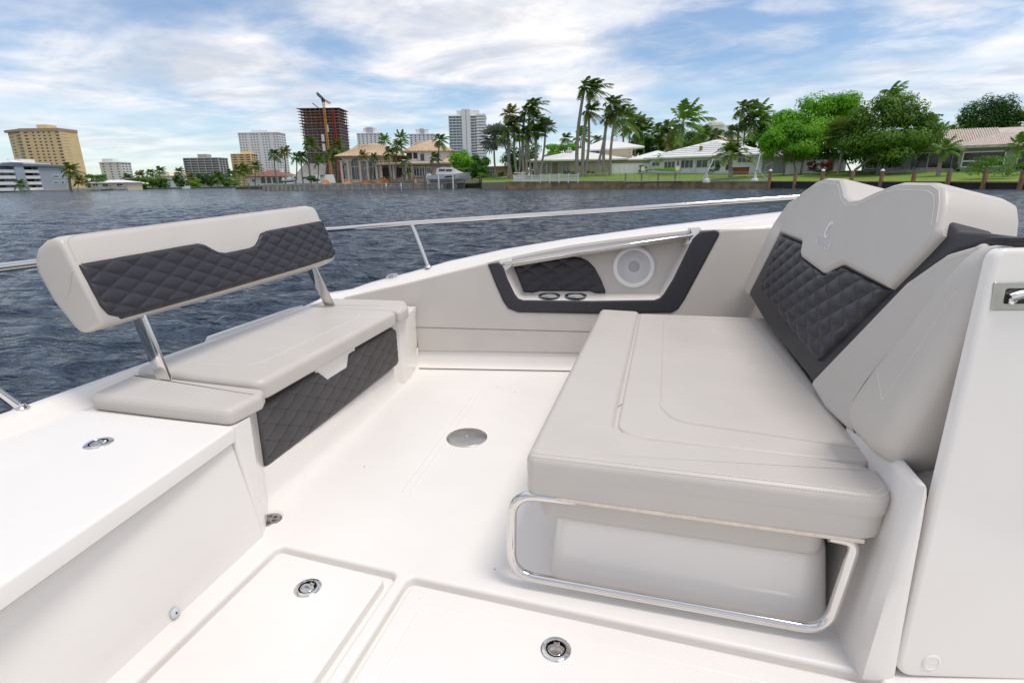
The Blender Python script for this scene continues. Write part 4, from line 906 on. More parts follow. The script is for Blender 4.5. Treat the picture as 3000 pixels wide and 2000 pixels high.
# ================================================================== BUILDINGS
def at_ground(px, py, D): return at(px, py, D)
def hip_roof(mb, F, a0, a1, n0, n1, b, h, ridge=0.35, over=0.0, th=0.18):
    """hip roof over the rectangle a0..a1, n0(back)..n1(front) at height b"""
    a0 -= over; a1 += over; n0 -= over; n1 += over
    d = (n1-n0)*ridge; m = (n0+n1)/2; d = min(d, (a1-a0)*0.48)
    v = [F.p(a0, b, n1), F.p(a1, b, n1), F.p(a1, b, n0), F.p(a0, b, n0), F.p(a0, b+th, n1), F.p(a1, b+th, n1), F.p(a1, b+th, n0), F.p(a0, b+th, n0), F.p(a0+d, b+h, m), F.p(a1-d, b+h, m)]
    mb.add(v, [(0, 3, 2, 1), (0, 1, 5, 4), (1, 2, 6, 5), (2, 3, 7, 6), (3, 0, 4, 7), (4, 5, 9, 8), (5, 6, 9), (6, 7, 8, 9), (7, 4, 8)])
def window(fc, root, x0, x1, y0, y1, panes=(1, 1), depth=0.0, fr=0.09, gm=None, fm=None, name='window'):
    """pixel rectangle on a facade: frame with separate panes set in it"""
    c = (y0+y1)/2; a0, a1 = fc.uv(x0, c)[0], fc.uv(x1, c)[0]; m = (x0+x1)/2; b0, b1 = fc.uv(m, y1)[1], fc.uv(m, y0)[1]
    fr = min(fr, (a1-a0)*0.12)
    def frame(mb):
        for s0, s1 in ((a0, a0+fr), (a1-fr, a1)): fc.bx(mb, s0, s1, b0, b1, depth-0.02, depth+0.09)
        for s0, s1 in ((b0, b0+fr), (b1-fr, b1)): fc.bx(mb, a0+fr, a1-fr, s0, s1, depth-0.02, depth+0.088)
        for k in range(1, panes[0]): q = a0+(a1-a0)*k/panes[0]; fc.bx(mb, q-fr*0.35, q+fr*0.35, b0+fr, b1-fr, depth-0.02, depth+0.08)
        for k in range(1, panes[1]): q = b0+(b1-b0)*k/panes[1]; fc.bx(mb, a0+fr, a1-fr, q-fr*0.3, q+fr*0.3, depth-0.02, depth+0.076)
    o = one(name, frame, fm or WFRAME, root, False)
    g = 0
    for i in range(panes[0]):
        s0 = a0+fr+(a1-a0-2*fr)*i/panes[0]; s1 = a0+fr+(a1-a0-2*fr)*(i+1)/panes[0]
        one('pane', lambda mb: fc.bx(mb, s0+0.01, s1-0.01, b0+fr, b1-fr, depth+0.01, depth+0.05), gm or GLASS, o, False)
    return o
def tower(name, label, l, r, top, depth, floors, bays, wm, gm, style='grid', base_extra=10.0, frac=(0.62, 0.55), slabm=None, pent=None, cat='tower', yaw=0.0):
    """slab block: l, r = (px, py, D) ground corners of the front; top = pixel height of the roof"""
    fc = Face(l, r); W = fc.w; H = fc.uv((l[0]+r[0])/2, top)[1]; fh = (H)/floors
    t = thing(name, label, cat, tuple(fc.F.p(W/2, -base_extra, -depth/2)))
    one('wall', lambda mb: fc.bx(mb, 0, W, -base_extra, H, -depth, 0), wm, t, False)
    def wins(mb):
        for k in range(floors):
            b = k*fh+fh*(1-frac[1])*0.55
            for i in range(bays):
                a = W*(i+0.5)/bays; w_ = W/bays*frac[0]/2
                if style == 'gap' and i % 4 == 3: continue
                fc.bx(mb, a-w_, a+w_, b, b+fh*frac[1], -0.3, 0.06)
        for k in range(floors):
            b = k*fh+fh*(1-frac[1])*0.55
            for i in range(3):
                for n_ in (0, 1):
                    a = W+0.06 if n_ else -0.06; c = -depth*(i+0.5)/3; fc.bx(mb, min(a, a-0.3 if n_ else a+0.3), max(a, a-0.3 if n_ else a+0.3), b, b+fh*frac[1], c-depth/9, c+depth/9)
    tag(one('windows', wins, gm, t, False), kind='stuff')
    if style in ('balcony', 'slab'):
        def bal(mb):
            for k in range(floors+1):
                fc.bx(mb, -0.3, W+0.3, k*fh-0.16, k*fh+0.16, -1.0, 1.5)
                if style == 'balcony' and k < floors: fc.bx(mb, -0.3, W+0.3, k*fh+0.16, k*fh+fh*0.30, 1.38, 1.48)
        tag(one('balconies', bal, slabm or wm, t, False), kind='stuff')
        def piers(mb):
            for i in range(bays//2+1): a = W*i/(bays//2); fc.bx(mb, max(-0.25, a-0.35), min(W+0.25, a+0.35), -base_extra*0.5, H+0.2, -0.5, 1.6)
        one('piers', piers, wm, t, False)['kind'] = 'stuff'
    one('parapet', lambda mb: fc.bx(mb, -0.5, W+0.5, H, H+fh*0.30, -depth-0.4, 0.5), slabm or wm, t, False)
    for p0, p1, ph in (pent or ()): one('roof_block', lambda mb: fc.bx(mb, W*p0, W*p1, H+fh*0.3, H+fh*ph, -depth*0.75, -depth*0.2), wm, t, False)
    return fc, t

# --- far left: blue-grey flats
fc = Face((-75, 560, 236), (203, 556.5, 268)); W = fc.w
t = thing('apartment_building', 'low blue-grey apartment block with white balconies on the left quay', 'building', tuple(fc.F.p(W/2, 0, -8)))
Hh = fc.uv(150, 489)[1]; xa = fc.uv(47, 520)[0]; xb = fc.uv(74, 520)[0]; xc = fc.uv(118, 520)[0]
one('wall', lambda mb: (fc.bx(mb, xc, W, 0, Hh-0.05, -16, 0)), GREYB, t, False)
one('rear_wall', lambda mb: fc.bx(mb, 0, xc, 0, Hh-0.1, -16, -3.2), GREYB, t, False)
one('stair_tower', lambda mb: fc.bx(mb, xa, xb, 0, fc.uv(60, 477)[1], -9, 0.6), GREYB, t, False)
one('stair_roof', lambda mb: hip_roof(mb, fc.F, xa-0.6, xb+0.6, -9.6, 1.2, fc.uv(60, 477)[1], 1.6, 0.45), WFRAME, t, False)
one('roof', lambda mb: fc.bx(mb, -0.4, W+0.6, Hh, Hh+0.8, -16.6, 0.8), mat('slate_fascia', (0.16, 0.21, 0.26), 0.8, noise=0.1, nscale=0.3), t, False)
for k in range(4):
    b = Hh*k/4
    for s0, s1 in ((0, xa), (xb, xc)):
        one('balcony', lambda mb: (fc.bx(mb, s0, s1, b-0.15, b+0.15, -3.2, 0.1), fc.bx(mb, s0, s1, b+0.15, b+1.15, 0.0, 0.1)), WHT, t, False)
        one('balcony_door', lambda mb: fc.bx(mb, s0+(s1-s0)*0.15, s1-(s1-s0)*0.2, b+0.2, b+2.35, -3.25, -3.1), GLASS, t, False)
for yy in (517, 535):
    window(fc, t, 155, 173, yy-4, yy+4, (3, 1), fr=0.2); window(fc, t, 178, 189, yy-4, yy+3, (1, 1), fr=0.2)
tower('apartment_building', 'white low block rising behind the blue-grey flats', (-30, 548, 330), (88, 546, 330), 480, 18, 6, 9, WHT, GLASS, pent=[(0.45, 0.8, 1.3)], cat='building')
# --- yellow tower with wings
fc = Face((97, 540, 540), (210, 538, 540)); W = fc.w; Hh = fc.uv(148, 384)[1]; fh = Hh/17
t = thing('apartment_tower', 'tall yellow apartment tower at the far left', 'tower', tuple(fc.F.p(W/2, -10, -12)))
one('wall', lambda mb: fc.bx(mb, 0, W, -10, Hh, -22, 0), YEL, t, False)
def ywin(mb):
    for k in range(17):
        b = k*fh+fh*0.35
        for f_ in (0.10, 0.14): fc.bx(mb, W*f_, W*(f_+0.045), b, b+fh*0.42, -0.2, 0.08)
        for f_ in (0.33, 0.47, 0.60, 0.74): fc.bx(mb, W*f_-W*0.026, W*f_+W*0.026, b, b+fh*0.42, -0.2, 0.08)
        for f_ in (0.89, 0.93): fc.bx(mb, W*f_, W*(f_+0.04), b, b+fh*0.42, -0.2, 0.08)
tag(one('windows', ywin, GLASS, t, False), kind='stuff')
def ytrim(mb):
    for k in range(18): fc.bx(mb, 0, W, k*fh-0.12, k*fh+0.12, 0, 0.25)
    for f_ in (0.235, 0.40, 0.535, 0.67, 0.82): fc.bx(mb, W*f_-0.25, W*f_+0.25, 0, Hh, 0, 0.3)
tag(one('trim', ytrim, mat('pale_yellow_trim', (0.74, 0.58, 0.34), 0.85, noise=0.05, nscale=0.2), t, False), kind='stuff')
one('cornice', lambda mb: fc.bx(mb, -0.4, W+0.4, Hh, Hh+fh*0.9, -22.4, 0.8), TAN, t, False)
one('penthouse', lambda mb: fc.bx(mb, W*0.35, W*0.62, Hh+fh*0.9, Hh+fh*2.2, -16, -5), YEL, t, False)
for side, (p0, p1) in (('l', ((55, 541, 552), (97, 540, 540))), ('r', ((210, 538, 540), (247, 537, 556)))):
    wf = Face(p0, p1); ww = wf.w
    one('wing', lambda mb: wf.bx(mb, 0, ww, -10, Hh, -14, -2.0), YEL, t, False)
    one('wing_cornice', lambda mb: wf.bx(mb, -0.3, ww+0.3, Hh, Hh+fh*0.8, -14.4, 0.4), TAN, t, False)
    def wb(mb):
        for k in range(17):
            i0, i1 = (0.58, 0.98) if side == 'l' else (0.02, 0.55); wf.bx(mb, ww*i0, ww*i1, k*fh+0.1, k*fh+0.4, -2, 0.2); wf.bx(mb, ww*i0, ww*i1, k*fh+0.4, k*fh+fh*0.38, 0.05, 0.2)
    tag(one('balconies', wb, mat('pale_yellow_trim', (0.74, 0.58, 0.34)), t, False), kind='stuff')
    def wd(mb):
        for k in range(17):
            i0, i1 = (0.58, 0.98) if side == 'l' else (0.02, 0.55); wf.bx(mb, ww*i0, ww*i1, k*fh+fh*0.38, k*fh+fh*0.98, -2.1, -1.9)
            j0 = 0.12 if side == 'l' else 0.68; wf.bx(mb, ww*j0, ww*(j0+0.2), k*fh+fh*0.35, k*fh+fh*0.75, -2.1, -1.9)
    tag(one('wing_windows', wd, GLASS, t, False), kind='stuff')
# --- other towers
tower('apartment_tower', 'small plain white tower standing alone right of the yellow tower', (304, 538, 600), (366, 537, 600), 477, 16, 8, 3, WHT, GLASS, frac=(0.25, 0.35), pent=[(0.05, 0.55, 1.6)])
tower('apartment_tower', 'wide dark grey block of balconies in the left distance', (551, 536, 640), (652, 534, 640), 464, 20, 10, 10, mat('grey_concrete', (0.42, 0.41, 0.40), 0.85, noise=0.08, nscale=0.2), GLASS, 'balcony', frac=(0.9, 0.7), pent=[(0.35, 0.6, 1.8)])
tower('apartment_tower', 'short ochre block in front of the white slab tower', (690, 534, 560), (747, 533, 560), 452, 14, 12, 3, YEL, GLASS, 'balcony', frac=(0.5, 0.6), pent=[(0.4, 0.9, 1.5)])
tower('apartment_tower', 'broad white slab tower left of the tower under construction', (718, 534, 700), (833, 531, 700), 390, 22, 19, 14, WHT, GREYW, 'gap', frac=(0.5, 0.45), pent=[(0.3, 0.7, 1.2)])
tower('apartment_tower', 'white stepped tower above the left half of the mansion roof', (1057, 527, 820), (1126, 525, 820), 392, 24, 22, 6, WHT, GLASS, frac=(0.3, 0.5), pent=[(0.25, 0.75, 2.9), (0.35, 0.65, 3.4)])
tower('apartment_tower', 'white stepped tower above the right half of the mansion roof', (1207, 525, 820), (1278, 523, 820), 394, 24, 22, 6, WHT, GLASS, frac=(0.3, 0.5), pent=[(0.25, 0.75, 2.7), (0.4, 0.6, 3.2)])
# --- big white and glass tower
fc, t = tower('apartment_tower', 'large white tower with glass balconies behind the lifted cruiser', (1322, 522, 450), (1425, 520, 450), 340, 24, 22, 10, WHT, BGLASS, 'plain', frac=(0.86, 0.55))
W = fc.w; Hh = fc.uv(1373, 340)[1]; fh = Hh/22
one('core', lambda mb: fc.bx(mb, W*0.36, W*0.60, -5, Hh+fh*2.3, -20, 1.6), WHT, t, False)
one('core_groove', lambda mb: fc.bx(mb, W*0.475, W*0.49, 0, Hh+fh*2.0, 1.5, 1.66), GREYW, t, False)
def gl(mb):
    for k in range(23):
        fc.bx(mb, -0.4, W*0.36, k*fh-0.2, k*fh+0.2, -1, 1.3); fc.bx(mb, W*0.60, W+0.6, k*fh-0.2, k*fh+0.2, -1, 1.5)
        fc.bx(mb, W*0.76, W+0.6, k*fh+0.2, k*fh+1.2, 1.35, 1.45)
tag(one('balconies', gl, WHT, t, False), kind='stuff')
one('roof_block', lambda mb: fc.bx(mb, W*0.22, W*0.84, Hh+0.8, Hh+fh*2.0, -18, -2), WHT, t, False)
# --- tower under construction, with its crane
fc = Face((905, 531, 600), (1010, 528, 600)); W = fc.w; H0 = fc.uv(950, 318)[1]; fh = H0/25
t = thing('construction_tower', 'unfinished concrete tower with bare red-brown floors', 'building', tuple(fc.F.p(W/2, -8, -14)))
one('core', lambda mb: fc.bx(mb, W*0.14, W*0.86, -8, H0-fh*0.3, -26, -5), CONCD, t, False)
for k in range(26):
    o_ = 1.0+1.9*(k/25)**1.5+(0.5 if k in (25, 20) else 0)
    one('floor_slab', lambda mb: fc.bx(mb, -o_, W+o_*0.8, k*fh-0.22, k*fh+0.22, -30, o_), RUSTY if k % 2 else CONC, t, False)
def cols(mb):
    for i in range(9):
        a = W*i/8; fc.bx(mb, a-0.4, a+0.4, -8, H0, -1.4, -0.6); fc.bx(mb, a-0.4, a+0.4, -8, H0, -28, -27.2)
    for n_ in (-22, -15, -8): fc.bx(mb, 0, 0.8, -8, H0, n_, n_+0.8); fc.bx(mb, W-0.8, W, -8, H0, n_, n_+0.8)
tag(one('columns', cols, CONC, t, False), kind='stuff')
one('rear_mass', lambda mb: fc.bx(mb, 0.5, W-0.5, -8, H0*0.80, -28, -2.2), mat('mauve_grey_shade_netting', (0.30, 0.23, 0.25), 0.9, noise=0.3, nscale=0.12), t, False)
one('rear_mass', lambda mb: fc.bx(mb, 2.5, W-2.5, H0*0.80, H0*0.97, -26, -3.5), RUSTY, t, False)
one('hoist', lambda mb: [(fc.bx(mb, W*0.84, W*0.92, k*fh*0.5, k*fh*0.5+0.35, 1.0, 3.2)) for k in range(48)]+[fc.bx(mb, W*0.84, W*0.855, 0, H0, 1.0, 3.0), fc.bx(mb, W*0.905, W*0.92, 0, H0, 1.0, 3.0)], mat('hoist_red', (0.40, 0.07, 0.04), 0.7, noise=0.2, nscale=0.3), t, False)['kind'] = 'stuff'
for b_ in (0.42, 0.55, 0.68): one('debris_net', lambda mb: fc.bx(mb, W*(0.5 if b_ < 0.6 else 0.66), W*(0.58 if b_ < 0.6 else 0.72), H0*b_, H0*(b_+0.1), 2.2, 2.4), WHT, t, False)
cr = thing('tower_crane', 'orange tower crane rising above the unfinished tower', 'crane', tuple(fc.F.p(W*0.55, 0, 4)))
a_m = fc.uv(962, 400)[0]; Hc = fc.uv(955, 293)[1]
def lattice(mb, p, q, wd, n, r=0.16, up=None):
    p, q = Vector(p), Vector(q); d = (q-p).normalized(); u = d.cross(up or fc.F.e3).normalized(); v = d.cross(u)
    cs = [u*sx+v*sy for sx, sy in ((-wd, -wd), (wd, -wd), (wd, wd), (-wd, wd))]
    for c in cs: mb.tube([p+c, q+c], r, 4)
    for k in range(n):
        for i in range(4): mb.tube([p.lerp(q, k/n)+cs[i], p.lerp(q, (k+1)/n)+cs[(i+1) % 4]], r*0.7, 4)
one('mast', lambda mb: lattice(mb, fc.F.p(a_m, 0, 4.5), fc.F.p(a_m, Hc, 4.5), 0.9, 36, 0.20), ORANGE, cr, False)
jt = fc.F.p(*fc.uv(943, 280), 4.5)
one('jib', lambda mb: lattice(mb, fc.F.p(a_m, Hc, 4.5), jt+fc.F.e3*10, 0.9, 10, 0.32), mat('dark_steel_paint', (0.06, 0.06, 0.065), 0.6, noise=0.2, nscale=0.4), cr, False)
one('counter_jib', lambda mb: lattice(mb, fc.F.p(a_m, Hc, 4.5), fc.F.p(*fc.uv(968, 303), 0.0), 0.8, 6, 0.3), ORANGE, cr, False)
one('cab', lambda mb: fc.bx(mb, a_m-1.4, a_m+1.4, Hc-2.4, Hc+0.6, 3.2, 6.2), mat('dark_steel_paint', (0.06, 0.06, 0.065)), cr, False)
one('second_boom', lambda mb: lattice(mb, fc.F.p(*fc.uv(930, 316), -6), fc.F.p(*fc.uv(909, 300), -6), 0.25, 8, 0.18), mat('dark_steel_paint', (0.06, 0.06, 0.065)), cr, False)

# --- small far houses
def simple_house(name, label, l, r, eave, ridge, depth, wm, rm, wins=(), over=0.8, ridge_f=0.5, wg=None):
    fc = Face(l, r); W = fc.w; m = (l[0]+r[0])/2; b = fc.uv(m, eave)[1]; h = fc.uv(m, ridge)[1]-b
    t = thing(name, label, 'house', tuple(fc.F.p(W/2, 0, -depth/2)))
    one('wall', lambda mb: fc.bx(mb, 0, W, -2.5, b+0.05, -depth, 0), wm, t, False)
    one('roof', lambda mb: hip_roof(mb, fc.F, 0, W, -depth, 0, b, h*1.15, ridge_f, over), rm, t, False)
    for w_ in wins: window(fc, t, *w_[:4], panes=w_[4] if len(w_) > 4 else (2, 1), fr=0.14, gm=wg)
    return fc, t
simple_house('waterfront_house', 'long low house with a pale roof beside the grey flats', (264, 553, 296), (374, 550, 296), 536, 528, 12, CREAM, WROOF, [(272, 288, 538, 547), (300, 318, 538, 547), (342, 360, 538, 547)])
simple_house('waterfront_house', 'small cream-roofed house half hidden in the far trees', (474, 549, 400), (524, 547, 400), 516, 503, 14, WHT, CREAM, [(480, 490, 522, 530), (504, 516, 522, 530)])
fc, t = simple_house('waterfront_house', 'white house with a red-brown hip roof and arched porch', (729, 541, 240), (833, 539, 238), 518, 499, 14, WHT, RROOF, [(738, 748, 524, 534, (2, 1))])
for k in range(4):
    c0 = 766+k*17
    def arch(mb):
        a0, b0 = fc.uv(c0, 537); a1, b1 = fc.uv(c0+11, 524); n = 8; r = (a1-a0)/2
        pts = [(a0, b0), (a1, b0)]+[(a0+r+r*math.cos(math.pi*i/n), b1+r*math.sin(math.pi*i/n)*0.9) for i in range(n+1)]
        slab(mb, pts, 0.0, 0.06, 0, 0, fc.F)
    one('arch_opening', arch, GLASS, t, False)
for c0 in (752, 803): one('chimney', lambda mb: fc.px(mb, c0, c0+6, 493, 505, -6, -4.5), WHT, t, False)
# A-frame
fc = Face((858, 537, 195), (928, 536, 190)); W = fc.w
t = thing('a_frame_house', 'grey steep-roofed house left of the mansion, partly behind palms', 'house', tuple(fc.F.p(W/2, 0, -5)))
one('wall', lambda mb: fc.bx(mb, 0, W, -2, fc.uv(890, 512)[1], -9, 0), WHT, t, False)
def af(mb):
    p0 = fc.uv(866, 474); p1 = fc.uv(852, 512); b1 = fc.uv(934, 512); F = fc.F
    q = [(p1[0], p1[1]), (b1[0], b1[1]), (fc.uv(925, 472)[0], fc.uv(925, 472)[1]), p0]
    slab(mb, q, -0.6, 0.4, 0, 0, Fr(F.p(0, 0, -1.0), F.e1, F.e2+F.e3*-0.5))
one('roof', af, GROOF, t, False)
window(fc, t, 862, 872, 516, 528, (2, 1), fr=0.12); window(fc, t, 905, 918, 514, 528, (2, 1), fr=0.12)

# --- the mansion
fc = Face((1000, 535, 163), (1325, 531, 163)); F = fc.F; W = fc.w
t = thing('mansion', 'large two-storey mansion with tan tile roofs and tall arched windows', 'mansion', tuple(F.p(W/2, 0, -9)))
U = lambda x, y: fc.uv(x, y)
aL, aM, aR = U(1003, 500)[0], U(1150, 500)[0], U(1323, 500)[0]
eL = U(1075, 458)[1]; eR = U(1250, 443)[1]
one('wall', lambda mb: fc.bx(mb, aL, aM, -2, eL, -14, -0.4), PINKST, t, False)
one('wall', lambda mb: fc.bx(mb, U(1187, 460)[0], U(1317, 460)[0], -2, eR, -16, -2.0), WHT, t, False)
one('wall', lambda mb: fc.bx(mb, aM+0.002, aR, -2, U(1230, 481)[1], -12, 1.4), PINKST, t, False)
rfL = one('roof', lambda mb: hip_roof(mb, F, aL-0.5, aM+1.8, -16, 0.6, eL, U(1090, 420)[1]-eL+0.5, 0.45, 1.0), TROOF, t, False)
rfR = one('roof', lambda mb: hip_roof(mb, F, U(1180, 440)[0], U(1318, 440)[0], -17, -2, eR, U(1235, 412)[1]-eR+0.8, 0.6, 1.2), TROOF, t, False)
rfM = one('roof', lambda mb: hip_roof(mb, F, aM-3.5, aR, -12, 2.2, U(1230, 481)[1], 1.3, 0.3, 0.8), TROOF, t, False)
one('roof', lambda mb: hip_roof(mb, F, U(1300, 470)[0], U(1326, 470)[0], -8, 1.6, U(1310, 480)[1], 2.8, 0.5, 0.6), TROOF, t, False)
def ridges(rf, a0, a1, n1, b0, b1, dn, k):
    def g(mb):
        for i in range(k):
            a = a0+(a1-a0)*(i+0.5)/k; c = (a0+a1)/2; mb.tube([F.p(a, b0+0.28, n1), F.p(c+(a-c)*0.55, b1, n1-dn)], 0.13, 5)
    tag(one('tile_ridge', g, TROOF, rf, True), kind='stuff')
ridges(rfL, aL, aM+1.0, 1.4, eL, U(1090, 420)[1]+0.2, 7.8, 16)
ridges(rfR, U(1180, 440)[0], U(1318, 440)[0], -0.9, eR, U(1235, 412)[1]+0.4, 7.6, 14)
# tall arches between stone piers on the left wing
for k, (x0, x1, yt, yb) in enumerate(((1007, 1018, 480, 524), (1032, 1056, 466, 526), (1060, 1076, 474, 526), (1085, 1112, 467, 526))):
    def ar(mb):
        a0, b0 = U(x0, yb); a1, b1 = U(x1, yt); r = (a1-a0)/2; n = 10
        slab(mb, [(a0, b0), (a1, b0)]+[(a0+r+r*math.cos(math.pi*i/n), b1-r*0.8+r*math.sin(math.pi*i/n)) for i in range(n+1)], -0.45, -0.34, 0, 0, F)
    w_ = one('arched_window', ar, GLASS, t, False)
    def mull(mb):
        a0, b0 = U(x0, yb); a1, b1 = U(x1, yt)
        for s_ in (0.3, 0.5, 0.7): fc.bx(mb, a0+(a1-a0)*s_-0.05, a0+(a1-a0)*s_+0.05, b0, b1-0.3, -0.34, -0.25)
        fc.bx(mb, a0, a1, b0+(b1-b0)*0.62, b0+(b1-b0)*0.62+0.12, -0.34, -0.25)
    one('mullions', mull, WFRAME, w_, False)
for x0 in (1003, 1022, 1057, 1079, 1114, 1126):
    def pier(mb):
        a, b = U(x0+2, 530); mb.tube([F.p(a, -0.3, 0.1), F.p(a, U(x0, 474)[1], 0.1)], 0.36, 10); fc.bx(mb, a-0.5, a+0.5, U(x0, 474)[1], U(x0, 471)[1], -0.4, 0.6)
    one('pillar', pier, PINKST, t)
# ground floor of the right wing
fd = Face((1100, 534, 161.2), (1325, 531, 161.2))
for x0, x1, y0, y1, p in ((1212, 1246, 488, 518, (4, 1)), (1250, 1264, 490, 508, (2, 1)), (1180, 1200, 490, 512, (3, 1)), (1195, 1203, 490, 500, (1, 1))): window(fd, t, x0, x1, y0, y1, p, 0.35, fr=0.22)
for x0, x1 in ((1122, 1142), (1158, 1186)): one('porch_opening', lambda mb: fd.px(mb, x0, x1, 491, 518, 0.2, 0.36), mat('painted_porch_shade', (0.05, 0.042, 0.036), 0.8, noise=0.2, nscale=0.5), t, False)  # dark panels: shade inside the porch painted as colour
for x0 in (1104, 1117, 1144, 1153, 1190, 1206): one('pillar', lambda mb: fd.px(mb, x0, x0+5, 482, 526, 0.4, 1.2), PINKST, t, False)
one('cornice', lambda mb: fd.px(mb, 1100, 1325, 478.5, 483, -0.2, 1.6), mat('tan_cornice', (0.48, 0.36, 0.24), 0.85, noise=0.1, nscale=0.5), t, False)
fu = Face((1185, 531.8, 165), (1320, 531, 165))
one('balcony_recess', lambda mb: fu.px(mb, 1192, 1223, 448, 472, -0.2, 0.08), mat('painted_porch_shade', (0.05, 0.042, 0.036)), t, False)  # same painted shade, a dark sheet for the depth of the recess
one('balcony_column', lambda mb: fu.px(mb, 1208, 1211, 448, 472, 0.08, 0.3), WHT, t, False)
one('balcony_rail', lambda mb: fu.px(mb, 1192, 1223, 466, 474, 0.1, 0.35), WHT, t, False)
window(fu, t, 1230, 1245, 449, 473, (1, 1), 0.05, fr=0.22); window(fu, t, 1276, 1284, 449, 456, (1, 1), 0.05, fr=0.18)
# rubble heaps of the building works
rng = random.Random(4)
for k, (x0, x1, y0, y1, ps) in enumerate(((943, 970, 522, 532, 'beside the dark hedge'), (1003, 1035, 524, 531, 'below the first arched window'), (1053, 1092, 521, 531, 'below the middle arches'), (1098, 1148, 517, 530, 'largest of them, before the porch'), (1214, 1222, 515, 527, 'small and upright by the white doors'))):
    D = 157.0; c = at((x0+x1)/2, y1+6, D); wd = (x1-x0)*pxm(D)/2; hh = (y1-y0)*pxm(D)*1.3
    mb = MB(); n, m = 18, 6; rr = []
    for j in range(m):
        f_ = j/(m-1); rr.append([(c+R0*(wd*(1-f_)**0.7*math.cos(2*math.pi*i/n)*rng.uniform(0.8, 1.15))+HEAD*(1.6*(1-f_)*math.sin(2*math.pi*i/n))+Vector((0, 0, hh*f_*rng.uniform(0.8, 1.1)-0.3))) for i in range(n)])
    mb.loft(rr, True, True)
    tag(mb.build('rubble_heap', RUBBLE, ang=25), 'heap of orange clay rubble on the mansion seawall, %s' % ps, 'rubble heap', 'rubble heaps at the mansion')

# --- pink house in the inlet
fc, t = simple_house('waterfront_house', 'small pink house half hidden behind the silver palm', (1408, 521, 150), (1495, 518, 146), 489, 478, 9, mat('salmon_stucco', (0.50, 0.30, 0.24), 0.85, noise=0.08, nscale=0.6), WROOF, [(1421, 1450, 492, 511, (4, 2))])

# --- white ranch house: lower wing, upper block, middle and right wings
fc = Face((1562, 511, 127), (1790, 509, 125)); F = fc.F; W = fc.w; U = fc.uv
t = thing('ranch_house', 'long white-roofed ranch house with an upper cream storey', 'house', tuple(F.p(W/2, 0, -6)))
e = U(1680, 472)[1]
one('wall', lambda mb: fc.bx(mb, 0, W, -1.5, e, -12, 0), CREAM, t, False)
ra = one('roof', lambda mb: hip_roof(mb, F, U(1560, 480)[0], U(1826, 480)[0], -13, 1.4, e, U(1680, 450)[1]-e+0.9, 0.75, 0.9, 0.3), WROOF, t, False)
one('roof', lambda mb: hip_roof(mb, F, U(1622, 480)[0], U(1796, 480)[0], -6, 2.4, e-0.05, U(1680, 450)[1]-e+0.3, 0.8, 0.4, 0.3), WROOF, t, False)
def courses(rf, fr, a0, a1, n1, n0, b0, b1, sl, k):
    for i in range(1, k):
        f_ = i/k; s_ = sl*f_
        one('roof_course', lambda mb: mb.box(fr.p((a0+a1)/2, b0+(b1-b0)*f_+0.02, n1+(n0-n1)*f_), (a1-a0-2*s_, 0.16, 0.10), Matrix((fr.e1, fr.e3, fr.e2)).transposed()), WROOF, rf, False)
courses(ra, F, U(1553, 480)[0], U(1833, 480)[0], 2.3, -5.5, e+0.3, U(1680, 450)[1]+0.75, 12.1, 7)
for x0, x1, p in ((1572, 1616, 3), (1636, 1671, 3)):
    w3 = (x1-x0)/3
    for k in range(3): window(fc, t, x0+w3*k+1, x0+w3*(k+1)-1, 476, 509, (2, 5), 0.02, fr=0.16, name='french_door')
one('stone_panel', lambda mb: fc.px(mb, 1618, 1635, 477, 508, 0, 0.08), mat('brown_stone', (0.34, 0.28, 0.22), 0.9, noise=0.3, nscale=2), t, False)
window(fc, t, 1692, 1726, 475, 487, (3, 1), 0.02, fr=0.14); window(fc, t, 1754, 1763, 476, 498, (1, 8), 0.02, fr=0.1, gm=WHT)
ch = one('chimney', lambda mb: fc.px(mb, 1660, 1675, 440, 455, -5.2, -3.8), CREAM, t, False)
one('chimney_cap', lambda mb: (fc.px(mb, 1658, 1677, 437.5, 440, -5.5, -3.5), fc.px(mb, 1663, 1665.5, 430, 437.5, -4.9, -4.2), fc.px(mb, 1670, 1672.5, 430, 437.5, -4.9, -4.2), fc.px(mb, 1663, 1672.5, 429, 431, -4.95, -4.15)), WHT, ch, False)
fc2 = Face((1707, 509.5, 137), (1855, 508, 137)); F2 = fc2.F; U2 = fc2.uv; e2 = U2(1780, 434)[1]
one('upper_wall', lambda mb: fc2.bx(mb, U2(1765, 450)[0], U2(1853, 450)[0], -1, e2, -9, 0), CREAM, t, False)
one('upper_wall', lambda mb: fc2.bx(mb, U2(1707, 450)[0], U2(1765, 450)[0]-0.01, -1, e2-1.2, -9, -0.6), WHT, t, False)
def uproof(mb):
    q = [U2(1683, 443), U2(1750, 434), U2(1882, 430), U2(1882, 428), U2(1800, 414), U2(1770, 414)]
    v = [F2.p(q[0][0], q[0][1], 2.2), F2.p(q[2][0], q[2][1], 2.2), F2.p(q[2][0], q[2][1], -10), F2.p(q[0][0], q[0][1], -10), F2.p(U2(1770, 413)[0], U2(1770, 413)[1]+0.4, -4), F2.p(U2(1805, 413)[0], U2(1805, 413)[1]+0.4, -4)]
    dz = Vector((0, 0, 0.3)); v += [p-dz for p in v[:4]]
    mb.add(v, [(0, 1, 5, 4), (1, 2, 5), (2, 3, 4, 5), (3, 0, 4), (0, 6, 7, 1), (1, 7, 8, 2), (2, 8, 9, 3), (3, 9, 6, 0), (6, 9, 8, 7)])
one('upper_roof', uproof, WROOF, t, False)
one('upper_chimney', lambda mb: fc2.px(mb, 1805, 1818, 401, 420, -4.5, -3), WHT, t, False)
window(fc2, t, 1742, 1757, 438, 452, (1, 1), 0.02, fr=0.12); window(fc2, t, 1718, 1739, 441, 452, (2, 1), -0.55, fr=0.12)
